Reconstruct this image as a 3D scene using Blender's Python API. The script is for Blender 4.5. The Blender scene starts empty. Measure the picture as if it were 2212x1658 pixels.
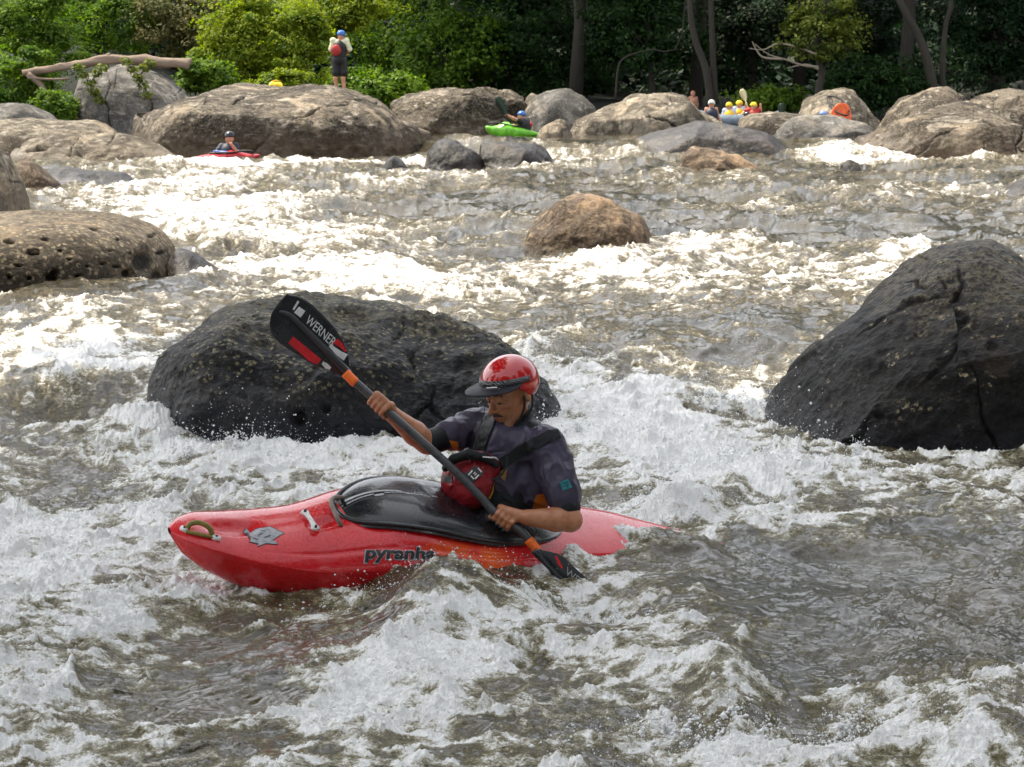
import bpy, bmesh, math, random
import numpy as np
from mathutils import Vector, Matrix
from mathutils.bvhtree import BVHTree
R = math.radians
random.seed(7)
rng = np.random.default_rng(11)
SC = bpy.context.scene
COL = SC.collection

# ------------------------------------------------------------------ camera model
FPX, CXP, CYP, HC = 6000.0, 1106.0, 829.0, 2.1
TH = math.atan((829-180)/FPX)
CT, ST = math.cos(TH), math.sin(TH)
def P(px, py, y):
    """photo position (2212 px wide measure) at world distance y -> world point"""
    a = (px-CXP)/FPX; b = (CYP-py)/FPX
    t = y/(CT+b*ST)
    return Vector((t*a, y, HC+t*(-ST+b*CT)))
def G(px, py, z=0.0):
    """photo position on the level z"""
    a = (px-CXP)/FPX; b = (CYP-py)/FPX
    t = (z-HC)/(-ST+b*CT)
    return (t*a, t*(CT+b*ST))

cam_d = bpy.data.cameras.new('camera'); cam = bpy.data.objects.new('camera', cam_d); COL.objects.link(cam)
cam.location = (0, 0, HC); cam.rotation_euler = (math.pi/2-TH, 0, 0)
cam_d.sensor_width = 36; cam_d.lens = FPX/2212*36; cam_d.clip_start = 0.1; cam_d.clip_end = 2000
cam_d.dof.use_dof = True; cam_d.dof.focus_distance = 12.0; cam_d.dof.aperture_fstop = 20.0
SC.camera = cam

# ------------------------------------------------------------------ noise
_perm = np.random.default_rng(3).permutation(256).astype(np.int32)
_perm = np.concatenate([_perm, _perm, _perm])
_g2a = np.linspace(0, 2*np.pi, 256, endpoint=False)
_g2 = np.stack([np.cos(_g2a), np.sin(_g2a)], 1).astype(np.float32)
_g3 = np.random.default_rng(5).normal(size=(256, 3)); _g3 = (_g3/np.linalg.norm(_g3, axis=1)[:, None]).astype(np.float32)
def _fade(t): return t*t*t*(t*(t*6-15)+10)
def n2(x, y, seed=0):
    x = np.asarray(x, np.float32)+seed*17.31; y = np.asarray(y, np.float32)+seed*9.77
    xi = np.floor(x); yi = np.floor(y); fx = x-xi; fy = y-yi
    xi = xi.astype(np.int32) & 255; yi = yi.astype(np.int32) & 255
    u = _fade(fx); v = _fade(fy)
    def g(ix, iy, dx, dy):
        h = _perm[_perm[ix]+iy] & 255
        gg = _g2[h]; return gg[..., 0]*dx+gg[..., 1]*dy
    x1 = (xi+1) & 255; y1 = (yi+1) & 255
    a = g(xi, yi, fx, fy); b = g(x1, yi, fx-1, fy); c = g(xi, y1, fx, fy-1); d = g(x1, y1, fx-1, fy-1)
    return ((a+(b-a)*u)*(1-v)+(c+(d-c)*u)*v)*1.5
def n3(x, y, z, seed=0):
    x = np.asarray(x, np.float32)+seed*17.31; y = np.asarray(y, np.float32)+seed*9.77; z = np.asarray(z, np.float32)+seed*5.1
    xi = np.floor(x); yi = np.floor(y); zi = np.floor(z); fx = x-xi; fy = y-yi; fz = z-zi
    xi = xi.astype(np.int32) & 255; yi = yi.astype(np.int32) & 255; zi = zi.astype(np.int32) & 255
    u = _fade(fx); v = _fade(fy); w = _fade(fz)
    r = 0
    for i in (0, 1):
        for j in (0, 1):
            for k in (0, 1):
                h = _perm[_perm[_perm[(xi+i) & 255]+((yi+j) & 255)]+((zi+k) & 255)] & 255
                gg = _g3[h]
                d = gg[..., 0]*(fx-i)+gg[..., 1]*(fy-j)+gg[..., 2]*(fz-k)
                r = r+d*(u if i else 1-u)*(v if j else 1-v)*(w if k else 1-w)
    return r*1.5
def fbm2(x, y, o, seed=0, g=.5):
    r = 0; a = 1; f = 1
    for i in range(o):
        r = r+a*n2(x*f, y*f, seed+i*3); a *= g; f *= 2.03
    return r
def fbm3(x, y, z, o, seed=0, g=.5):
    r = 0; a = 1; f = 1
    for i in range(o):
        r = r+a*n3(x*f, y*f, z*f, seed+i*3); a *= g; f *= 2.03
    return r
def sstep(a, b, x):
    t = np.clip((x-a)/(b-a), 0, 1); return t*t*(3-2*t)

# ------------------------------------------------------------------ objects
def tag(o, label=None, cat=None, group=None, kind=None):
    if label: o['label'] = label
    if cat: o['category'] = cat
    if group: o['group'] = group
    if kind: o['kind'] = kind
    return o
def link(name, me, mat=None, parent=None, smooth=True):
    if mat is not None:
        for m in (mat if isinstance(mat, (list, tuple)) else [mat]): me.materials.append(m)
    o = bpy.data.objects.new(name, me); COL.objects.link(o)
    if parent is not None: o.parent = parent; o.matrix_parent_inverse = parent.matrix_basis.inverted()
    if smooth and len(me.polygons):
        me.polygons.foreach_set('use_smooth', np.ones(len(me.polygons), bool))
    return o
def mesh_np(name, V, F):
    """V (n,3), F (m,3|4) numpy"""
    V = np.ascontiguousarray(V, np.float32); F = np.ascontiguousarray(F, np.int32)
    me = bpy.data.meshes.new(name)
    me.vertices.add(len(V)); me.vertices.foreach_set('co', V.ravel())
    k = F.shape[1]
    me.loops.add(F.size); me.loops.foreach_set('vertex_index', F.ravel())
    me.polygons.add(len(F)); me.polygons.foreach_set('loop_start', np.arange(0, F.size, k, dtype=np.int32))
    me.update(calc_edges=True)
    return me
def grid_faces(nu, nv, closed_u=False):
    i = np.arange(nu if closed_u else nu-1)[:, None]; j = np.arange(nv-1)[None, :]
    i2 = (i+1) % nu
    a = i*nv+j; b = i2*nv+j; c = i2*nv+j+1; d = i*nv+j+1
    return np.stack([a+0*d, b+0*d, c+0*d, d+0*a], -1).reshape(-1, 4)
def attr(me, name, vals):
    a = me.attributes.new(name, 'FLOAT', 'POINT'); a.data.foreach_set('value', np.ascontiguousarray(vals, np.float32).ravel())
def empty(name, loc):
    o = bpy.data.objects.new(name, None); COL.objects.link(o); o.location = loc; o.empty_display_size = .1
    return o
def join_np(parts):
    Vs, Fs, n = [], [], 0
    for V, F in parts:
        V = np.asarray(V); F = np.asarray(F)
        if F.shape[1] == 3: F = np.concatenate([F, F[:, 2:3]], 1) if False else F
        Vs.append(V); Fs.append(F+n); n += len(V)
    return np.concatenate(Vs), np.concatenate(Fs)
def tube(pts, rad, seg=10, cap=True):
    """tapered tube as V,F quads; ends closed by shrinking rings"""
    pts = [np.array(p, float) for p in pts]; n = len(pts)
    if np.isscalar(rad): rad = [rad]*n
    rad = list(rad)
    if cap:
        pts = [pts[0]]+pts+[pts[-1]]; rad = [rad[0]*.02]+rad+[rad[-1]*.02]; n += 2
    V = []
    prev = None
    for i in range(n):
        a = pts[max(i-1, 0)]; b = pts[min(i+1, n-1)]; d = b-a
        if np.linalg.norm(d) < 1e-9: d = pts[min(i+2, n-1)]-pts[max(i-2, 0)]
        d = d/np.linalg.norm(d)
        if prev is None:
            r0 = np.cross(d, [0, 0, 1]) if abs(d[2]) < .9 else np.cross(d, [1, 0, 0])
        else: r0 = prev-d*np.dot(prev, d)
        r0 = r0/np.linalg.norm(r0); prev = r0; r1 = np.cross(d, r0)
        for k in range(seg):
            t = 2*math.pi*k/seg; V.append(pts[i]+rad[i]*(r0*math.cos(t)+r1*math.sin(t)))
    V = np.array(V); F = []
    for i in range(n-1):
        for k in range(seg):
            k2 = (k+1) % seg; F.append((i*seg+k, i*seg+k2, (i+1)*seg+k2, (i+1)*seg+k))
    return V, np.array(F)
def catmull(pts, n):
    pts = np.array(pts, float); m = len(pts)
    t = np.linspace(0, m-1, n); i = np.clip(t.astype(int), 0, m-2); f = (t-i)[:, None]
    p0 = pts[np.clip(i-1, 0, m-1)]; p1 = pts[i]; p2 = pts[i+1]; p3 = pts[np.clip(i+2, 0, m-1)]
    return .5*((2*p1)+(-p0+p2)*f+(2*p0-5*p1+4*p2-p3)*f**2+(-p0+3*p1-3*p2+p3)*f**3)

# ------------------------------------------------------------------ SDF modelling (surface nets)
class SDF:
    def __init__(s, lo, hi, h):
        s.lo = np.array(lo, float); s.h = h
        s.n = (np.ceil((np.array(hi)-s.lo)/h).astype(int)+1)
        s.f = np.full(tuple(s.n), .05, np.float32)
        s.ax = [s.lo[i]+h*np.arange(s.n[i]) for i in range(3)]
    def sub(s, lo, hi):
        a = np.clip(np.floor((np.array(lo)-s.lo)/s.h).astype(int), 0, s.n); b = np.clip(np.ceil((np.array(hi)-s.lo)/s.h).astype(int)+1, 0, s.n)
        sl = tuple(slice(a[i], b[i]) for i in range(3))
        X, Y, Z = np.meshgrid(*[s.ax[i][sl[i]] for i in range(3)], indexing='ij')
        return sl, X, Y, Z
    def _mix(s, sl, d, k, op):
        f = s.f[sl]
        if f.size == 0: return
        d = d.astype(np.float32)
        if op == 'add':
            h = np.clip(.5+.5*(f-d)/k, 0, 1); s.f[sl] = f*(1-h)+d*h-k*h*(1-h)
        else:
            d = -d; h = np.clip(.5-.5*(f-d)/k, 0, 1); s.f[sl] = f*(1-h)+d*h+k*h*(1-h)
    def cone(s, a, b, ra, rb, k=.01, op='add'):
        a = np.array(a, float); b = np.array(b, float); m = max(ra, rb)+k*2+.012
        sl, X, Y, Z = s.sub(np.minimum(a, b)-m, np.maximum(a, b)+m)
        d = b-a; L = max(float(d@d), 1e-9)
        t = np.clip(((X-a[0])*d[0]+(Y-a[1])*d[1]+(Z-a[2])*d[2])/L, 0, 1)
        q = np.sqrt((X-a[0]-t*d[0])**2+(Y-a[1]-t*d[1])**2+(Z-a[2]-t*d[2])**2)-(ra+(rb-ra)*t)
        s._mix(sl, q, k, op); return s
    def chain(s, pts, rad, k=.008):
        for i in range(len(pts)-1): s.cone(pts[i], pts[i+1], rad[i], rad[i+1], k)
        return s
    def ell(s, c, r, M=None, k=.01, op='add'):
        c = np.array(c, float); r = np.array(r, float); m = r.max()+k*2+.012
        sl, X, Y, Z = s.sub(c-m, c+m)
        q = np.stack([X-c[0], Y-c[1], Z-c[2]], -1)
        if M is not None: q = q@np.array(M)          # columns of M = local axes in world
        l = np.sqrt(((q/r)**2).sum(-1)); l2 = np.sqrt(((q/r**2)**2).sum(-1))+1e-9
        s._mix(sl, l*(l-1)/l2, k, op); return s
    def mesh(s):
        f = s.f; ins = f < 0; nx, ny, nz = f.shape
        cnt = np.zeros((nx-1, ny-1, nz-1), np.float32); acc = np.zeros((nx-1, ny-1, nz-1, 3), np.float32)
        c = [slice(0, -1), slice(1, None)]
        for ax in range(3):
            o = [i for i in range(3) if i != ax]
            for p in (0, 1):
                for q in (0, 1):
                    s0 = [None]*3; s0[ax] = c[0]; s0[o[0]] = c[p]; s0[o[1]] = c[q]
                    s1 = list(s0); s1[ax] = c[1]
                    A = f[tuple(s0)]; B = f[tuple(s1)]; m = (ins[tuple(s0)] != ins[tuple(s1)])
                    idx = np.nonzero(m); t = A[idx]/(A[idx]-B[idx])
                    cnt[idx] += 1; v = np.zeros((len(t), 3), np.float32); v[:, ax] = t; v[:, o[0]] = p; v[:, o[1]] = q
                    acc[idx] += v
        act = cnt > 0; ii = np.nonzero(act); ids = np.full(cnt.shape, -1, np.int32); ids[ii] = np.arange(len(ii[0]))
        V = s.lo+(np.stack(ii, 1)+acc[ii]/cnt[ii][:, None])*s.h
        Fs = []
        for ax in range(3):
            o1, o2 = [(1, 2), (2, 0), (0, 1)][ax]
            s0 = [slice(0, None)]*3; s1 = [slice(0, None)]*3
            s0[ax] = slice(0, -1); s1[ax] = slice(1, None)
            m = ins[tuple(s0)] != ins[tuple(s1)]
            w = ins[tuple(s0)]
            e = np.stack(np.nonzero(m), 1)
            ok = (e[:, o1] > 0) & (e[:, o2] > 0) & (e[:, o1] < f.shape[o1]-1) & (e[:, o2] < f.shape[o2]-1)
            e = e[ok]; ww = w[tuple(e.T)]
            d1 = np.zeros(3, int); d1[o1] = 1; d2 = np.zeros(3, int); d2[o2] = 1
            g = lambda q: ids[tuple(q.T)]
            a = g(e-d1-d2); b = g(e-d2); cc = g(e); d = g(e-d1)
            F = np.stack([a, b, cc, d], 1); F[~ww] = F[~ww][:, ::-1]
            Fs.append(F)
        return V, np.concatenate(Fs)
def sdf_obj(name, s, mat, parent=None, rel=1, noise=None):
    V, F = s.mesh()
    me = mesh_np(name, V, F)
    if rel:
        bm = bmesh.new(); bm.from_mesh(me)
        for _ in range(rel): bmesh.ops.smooth_vert(bm, verts=bm.verts, factor=.5, use_axis_x=True, use_axis_y=True, use_axis_z=True)
        bm.to_mesh(me); bm.free()
    if noise is not None:
        V = np.zeros(len(me.vertices)*3, np.float32); me.vertices.foreach_get('co', V); V = V.reshape(-1, 3)
        N = np.zeros(len(me.vertices)*3, np.float32); me.vertices.foreach_get('normal', N); N = N.reshape(-1, 3)
        V = V+N*noise(V)[:, None]; me.vertices.foreach_set('co', V.ravel()); me.update()
    return link(name, me, mat, parent)

# ------------------------------------------------------------------ materials
class NT:
    def __init__(s, name):
        s.m = bpy.data.materials.new(name); s.m.use_nodes = True; s.t = s.m.node_tree
        s.t.nodes.clear(); s.out = s.t.nodes.new('ShaderNodeOutputMaterial')
    def n(s, typ, **kw):
        nd = s.t.nodes.new(typ)
        for k, v in kw.items():
            if k.startswith('i_'):
                key = k[2:].replace('_', ' ')
                s.set(nd.inputs[key], v)
            elif k == 'ins':
                for kk, vv in v.items(): s.set(nd.inputs[kk], vv)
            else: setattr(nd, k, v)
        return nd
    def set(s, inp, v):
        if isinstance(v, bpy.types.NodeSocket): s.t.links.new(v, inp)
        elif isinstance(v, bpy.types.Node): s.t.links.new(v.outputs[0], inp)
        else: inp.default_value = (tuple(v)+(1,)) if (isinstance(v, tuple) and len(v) == 3 and inp.type == 'RGBA') else v
    def math(s, op, a, b=0.0, c=0.0, clamp=False):
        nd = s.t.nodes.new('ShaderNodeMath'); nd.operation = op; nd.use_clamp = clamp
        s.set(nd.inputs[0], a); s.set(nd.inputs[1], b); s.set(nd.inputs[2], c); return nd.outputs[0]
    def mix(s, f, a, b, mode='MIX'):
        nd = s.t.nodes.new('ShaderNodeMix'); nd.data_type = 'RGBA'; nd.blend_type = mode; nd.clamp_factor = True
        s.set(nd.inputs[0], f); s.set(nd.inputs[6], a); s.set(nd.inputs[7], b); return nd.outputs[2]
    def map(s, v, a, b, c=0.0, d=1.0, smooth=True):
        nd = s.t.nodes.new('ShaderNodeMapRange'); nd.interpolation_type = 'SMOOTHSTEP' if smooth else 'LINEAR'
        s.set(nd.inputs[0], v)
        for i, q in enumerate((a, b, c, d)): s.set(nd.inputs[i+1], q)
        return nd.outputs[0]
    def noise(s, scale, detail=4, rough=.55, vec=None, dist=0.0, typ='FBM'):
        nd = s.t.nodes.new('ShaderNodeTexNoise'); nd.noise_type = typ
        s.set(nd.inputs['Scale'], scale); nd.inputs['Detail'].default_value = detail; nd.inputs['Roughness'].default_value = rough
        nd.inputs['Distortion'].default_value = dist
        if vec is not None: s.set(nd.inputs['Vector'], vec)
        return nd.outputs[0]
    def coord(s, which='Object', scale=None):
        tc = s.t.nodes.new('ShaderNodeTexCoord').outputs[which]
        if scale is None: return tc
        mp = s.t.nodes.new('ShaderNodeMapping'); s.t.links.new(tc, mp.inputs[0]); mp.inputs['Scale'].default_value = scale
        return mp.outputs[0]
    def pos(s, scale=None):
        g = s.t.nodes.new('ShaderNodeNewGeometry').outputs['Position']
        if scale is None: return g
        mp = s.t.nodes.new('ShaderNodeMapping'); s.t.links.new(g, mp.inputs[0]); mp.inputs['Scale'].default_value = scale
        return mp.outputs[0]
    def bump(s, h, dist, strength=1.0, normal=None):
        nd = s.t.nodes.new('ShaderNodeBump'); s.set(nd.inputs['Height'], h); nd.inputs['Distance'].default_value = dist
        nd.inputs['Strength'].default_value = strength
        if normal is not None: s.set(nd.inputs['Normal'], normal)
        return nd.outputs[0]
    def pbr(s, color, rough=.5, **kw):
        nd = s.t.nodes.new('ShaderNodeBsdfPrincipled'); s.set(nd.inputs['Base Color'], color); s.set(nd.inputs['Roughness'], rough)
        for k, v in kw.items(): s.set(nd.inputs[k.replace('_', ' ')], v)
        s.t.links.new(nd.outputs[0], s.out.inputs[0]); return nd
def simple(name, color, rough=.5, var=.15, scale=30, bump=.001, **kw):
    n = NT(name); v = n.noise(scale, 4, .6, n.coord())
    c2 = tuple(min(1, c*(1+var)) for c in color); c1 = tuple(c*(1-var) for c in color)
    col = n.mix(n.map(v, .35, .65), c1, c2)
    p = n.pbr(col, n.map(v, .3, .7, max(.02, rough-.07), min(1, rough+.07)), **kw)
    if bump: n.set(p.inputs['Normal'], n.bump(n.noise(scale*4, 3, .6, n.coord()), bump, 1.0))
    return n.m
def PP(px, py, y): v = P(px, py, y); return (v.x, v.y, v.z)
# ------------------------------------------------------------------ light
SUN_EL, SUN_AZ = R(60), R(-55)      # azimuth measured from +Y towards +X
sd = Vector((math.cos(SUN_EL)*math.sin(SUN_AZ), math.cos(SUN_EL)*math.cos(SUN_AZ), math.sin(SUN_EL)))
w = bpy.data.worlds.new('World'); SC.world = w; w.use_nodes = True
sky = w.node_tree.nodes.new('ShaderNodeTexSky'); sky.sky_type = 'NISHITA'; sky.sun_disc = False
sky.sun_elevation = SUN_EL; sky.sun_rotation = SUN_AZ; sky.air_density = 1.0; sky.dust_density = 3.0; sky.ozone_density = 1.0
bg = w.node_tree.nodes['Background']; hs = w.node_tree.nodes.new('ShaderNodeHueSaturation'); hs.inputs['Saturation'].default_value = .22; w.node_tree.links.new(sky.outputs[0], hs.inputs['Color']); w.node_tree.links.new(hs.outputs[0], bg.inputs[0]); bg.inputs[1].default_value = 0.15
sl = bpy.data.lights.new('sun', 'SUN'); sl.energy = 2.0; sl.angle = R(.5); sl.color = (1, .88, .66)
so = bpy.data.objects.new('sun', sl); COL.objects.link(so); so.rotation_euler = sd.to_track_quat('Z', 'Y').to_euler(); so.location = (0, 0, 40)
SC.view_settings.view_transform = 'Standard'; SC.view_settings.look = 'None'; SC.view_settings.exposure = 1.5; SC.view_settings.gamma = 1

# ------------------------------------------------------------------ water
QW = 1.0
_py = [0, 15, 16.9, 18.6, 20, 21.5, 30, 50, 55, 57.2, 62, 200]
_pz = [0, 0.0, .04, .27, .41, .43, .45, .5, .54, .84, .86, .9]
def z0(y): return np.interp(y, _py, _pz)
def g_at(px, py):
    z = .2
    for _ in range(6):
        x, y = G(px, py, z); z = float(z0(y))*.5+z*.5
    return G(px, py, z)
def blob(X, Y, px, py, rx, ry, rot=0):
    cx, cy = g_at(px, py); x1, _ = g_at(px+rx, py); _, ya = g_at(px, py+ry); _, yb = g_at(px, py-ry)
    dx = (X-cx)/(x1-cx); dy = (Y-cy); dy = np.where(dy < 0, dy/(cy-ya), dy/(yb-cy))
    if rot:
        c, s = math.cos(rot), math.sin(rot); dx, dy = c*dx+s*dy, -s*dx+c*dy
    return np.exp(-(dx*dx+dy*dy))
FOAM = [ # px py rx ry amount : white water
 (120,1120,260,70,.85),(420,960,260,35,.8),(640,995,300,30,1.0),(330,1180,120,60,.3),(60,1260,200,90,.55),(230,1400,260,80,.3),
 (1380,960,260,45,.8),(1650,1050,240,35,.85),(1270,850,110,36,.55),(1350,890,130,40,.55),(1600,860,90,60,.6),(1480,1000,230,45,.7),
 (430,1290,90,16,.6),(640,1320,170,14,.6),(1120,1340,170,50,.45),(950,1420,200,60,.55),(1280,1290,120,50,.6),(60,1500,200,30,.6),(120,1620,160,50,.5),
 (740,1510,70,90,.5),(850,1450,160,20,.6),(930,1560,90,60,.55),(560,1560,70,20,.4),(1650,1645,280,24,.75),(2080,1630,140,50,.5),(1560,1560,60,40,.4),
 (150,730,240,35,.5),(250,800,260,40,.45),(60,660,200,25,-.2),(1350,1230,120,40,.15),(1500,1130,200,35,.45),
 (1880,1290,330,120,-1.0),(1950,1440,300,80,-1.0),(1700,1560,90,50,-1.0),(2150,1150,220,60,-.5),(1950,1090,300,30,-.2),(1800,1210,250,45,-.45),
 (160,890,120,30,-.7),(170,1030,110,40,-.8),(520,1400,220,40,-.35),(700,1380,130,25,-.5),(400,1480,250,35,-.5),(650,1440,250,20,-.35),(1200,1560,250,60,-.25),
 (960,1270,150,60,-.75),(1070,1215,50,14,.7),(1440,1112,130,22,1.05),(1270,1290,80,26,-.45),(1210,850,50,30,.3),(1380,1180,140,25,.4),(350,1240,80,30,-.4),(1700,730,160,55,-.5),(1430,740,190,55,-.6),(1230,720,120,40,-.45),
 (430,400,350,28,.75),(350,500,260,50,.7),(760,520,260,45,.75),(560,590,220,25,.6),(870,622,190,18,.9),(420,445,300,30,.6),
 (640,352,330,12,1.2),(900,400,180,22,.3),(1240,336,110,20,1.0),(1780,322,95,34,1.0),(1990,350,260,10,.7),(1100,372,200,7,.5),(1560,400,300,10,.4),
 (1560,560,200,22,.9),(1300,600,200,22,.6),(1900,585,200,14,.9),(2010,560,120,16,.6),(1650,455,280,18,.5),(2050,430,220,12,.5),(1750,610,300,14,.5),
 (1300,450,160,25,-.3),(1050,480,120,30,-.15),(1900,500,300,30,-.25),(1500,500,150,25,-.2),(650,400,110,18,-.5),(1000,440,150,15,-.3),
 (1150,297,400,10,-.9),(1500,310,200,14,-.9),(1480,300,250,10,-.9),(150,640,300,14,-.5)]
WAVE = [ # px py rx ry height(m)
 (960,1310,140,44,.125),(1170,1222,100,14,.09),(1250,1300,100,36,-.17),(1330,1330,90,30,-.06),(1400,1195,150,30,.09),(1490,1112,110,15,.17),(1205,760,60,40,.05),(1150,1330,150,45,.04),(160,880,150,40,-.14),(100,830,200,30,.10),(180,1030,150,55,-.10),(330,930,160,30,.10),
 (620,985,280,22,.06),(650,1240,250,30,-.05),(380,1230,120,40,-.04),(1350,950,200,40,.07),(1520,880,140,50,.05),(1480,760,140,60,.03),(1650,700,100,50,.10),
 (1560,1500,60,90,.09),(1760,1560,120,60,-.09),(2100,1610,110,50,.12),(2200,1560,90,90,.10),(1650,1645,200,20,.04),
 (1500,1060,220,30,.05),(1750,1050,180,25,.05),(2100,1020,200,20,-.03),
 (600,420,130,20,.12),(2000,560,110,14,.12),(1560,545,150,16,.10),(830,600,140,16,.10),(1000,345,200,8,.05),
 (1480,300,170,20,.12),(1240,345,120,12,.12),(1790,330,90,14,.10),(900,650,150,12,.05),(1350,430,120,20,-.05)]
def water(X, Y):
    X = np.asarray(X, np.float32); Y = np.asarray(Y, np.float32)
    far = sstep(17, 30, Y)
    z = z0(np.where(Y > 45, np.maximum(45, Y-6.5*sstep(-1.2, -2.2, X)), Y)).astype(np.float32)
    # ledge position wobble
    hb = np.zeros_like(X); fb = np.zeros_like(X)
    for b in WAVE: hb += b[4]*blob(X, Y, *b[:4])
    for b in FOAM: fb += b[4]*blob(X, Y, *b[:4])
    near = 1-far
    fr = sstep(1, 3.2, X)*sstep(13.5, 10, Y)             # smooth tongue at the lower right
    wx = X+.35*fbm2(X*.6, Y*.45, 2, 50); wy = Y+.5*fbm2(X*.6, Y*.45, 2, 60)
    calm = sstep(56.5, 60, Y)
    # turbulent chop: ridged, stretched across the flow
    r1 = 1-np.abs(n2(wx*.75, wy*.55, 1))*2
    r2 = 1-np.abs(n2(wx*1.7+3, wy*1.3, 2))*2
    r3 = 1-np.abs(n2(wx*3.9, wy*3.0, 3))*2
    r4 = 1-np.abs(n2(wx*8.5, wy*7.2, 4))*2
    b1 = fbm2(wx*.5, wy*.35, 2, 7)
    chop = 1-.75*calm-.45*fr*near
    h = (.055+.085*far)*b1+(.040+.040*far)*r1+(.026+.022*far)*r2+(.013+.012*far)*r3*1.0+.0065*r4
    # foam field
    f = .30+fb+.30*b1+.22*(r1-.3)+.26*(r2-.3)+.18*(r3-.3)+.10*fbm2(wx*2.4, wy*2.0, 3, 21)
    sy = 1+.6*far
    web = 1-np.abs(n2(X*1.25+1.2*fbm2(X*1.5, Y*1.2, 4, 31), Y*.95+1.3*fbm2(X*1.4, Y*1.1, 4, 33), 9))*3.4
    web2 = 1-np.abs(n2(X*2.6+.9*fbm2(X*3, Y*2.4, 2, 35), Y*2.0+.5*fbm2(X*3, Y*2.4, 2, 36), 19))*3.0
    f = f+(.50*np.clip(web, -.5, 1)+.34*np.clip(web2, -.6, 1))*(1-.4*far)+.06*near
    f = f-.12-.37*far-.9*calm-.6*fr
    foam = np.clip(f, 0, 1.3)
    lum = np.clip((foam-.35)/.6, 0, 1)
    # lumpy foam relief
    l1 = n2(wx*13, wy*12, 12); l2 = n2(X*29+2*l1, Y*27, 13); l3 = n2(X*63, Y*58, 14)
    l4 = n2(X*120+l3, Y*105, 24)
    hf = .014*np.abs(l1)+.0075*np.abs(l2)+.0042*l3+.0018*l4
    # capillary ripples on glassy water, curved along the flow
    qx = X*.55+Y*.85+.5*fbm2(X*.8, Y*.8, 2, 41); qy = -X*.85+Y*.55+.35*fbm2(X*1.1, Y*.9, 2, 43)
    cap = .007*(1-2*np.abs(n2(qx*1.6, qy*6.5, 15)))+.0036*(1-2*np.abs(n2(qx*4+.35*n2(qx*3, qy*6, 44), qy*17, 16)))+.0007*n2(qx*14, qy*40, 17)
    big = .026*(1-2*np.abs(n2(qx*.8, qy*2.4, 18)))
    h = h*chop+hf*(.07+1.45*lum)*(1-.5*calm)+cap*(1-lum)*(1-.3*calm)*(1+1.9*fr*near)+big*(.3+.7*fr)*near*(1-lum*.5)
    # crest tufts in white water
    h = h+.022*lum*sstep(.5, 1.0, r2)*np.clip(.6+l1+.7*l2, 0, 2)*(1-.6*calm)
    z = z+hb+h-.03
    # the surge of water hugging the kayak, sinks under its deck line
    return z, foam+.10*(l3+.6*l4)*(1-.7*far)+.10*l2, r2
_D = 1.3/QW
rows = np.arange(1850, 262, -_D); Yr = FPX*(HC-.15)/(rows-180)
Yr = np.concatenate([Yr, np.linspace(Yr[-1]+.6, 200, 60)])
half = np.arange(0, 1380, 2.0/QW); ext = 1380*np.power(6.5, np.linspace(0, 1, 60))[1:]
cols = np.concatenate([-ext[::-1], -half[:0:-1], half, ext])/FPX
YY = np.repeat(Yr[None, :], len(cols), 0); XX = cols[:, None]*YY
WZ, WF, WR = water(XX, YY)
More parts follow.
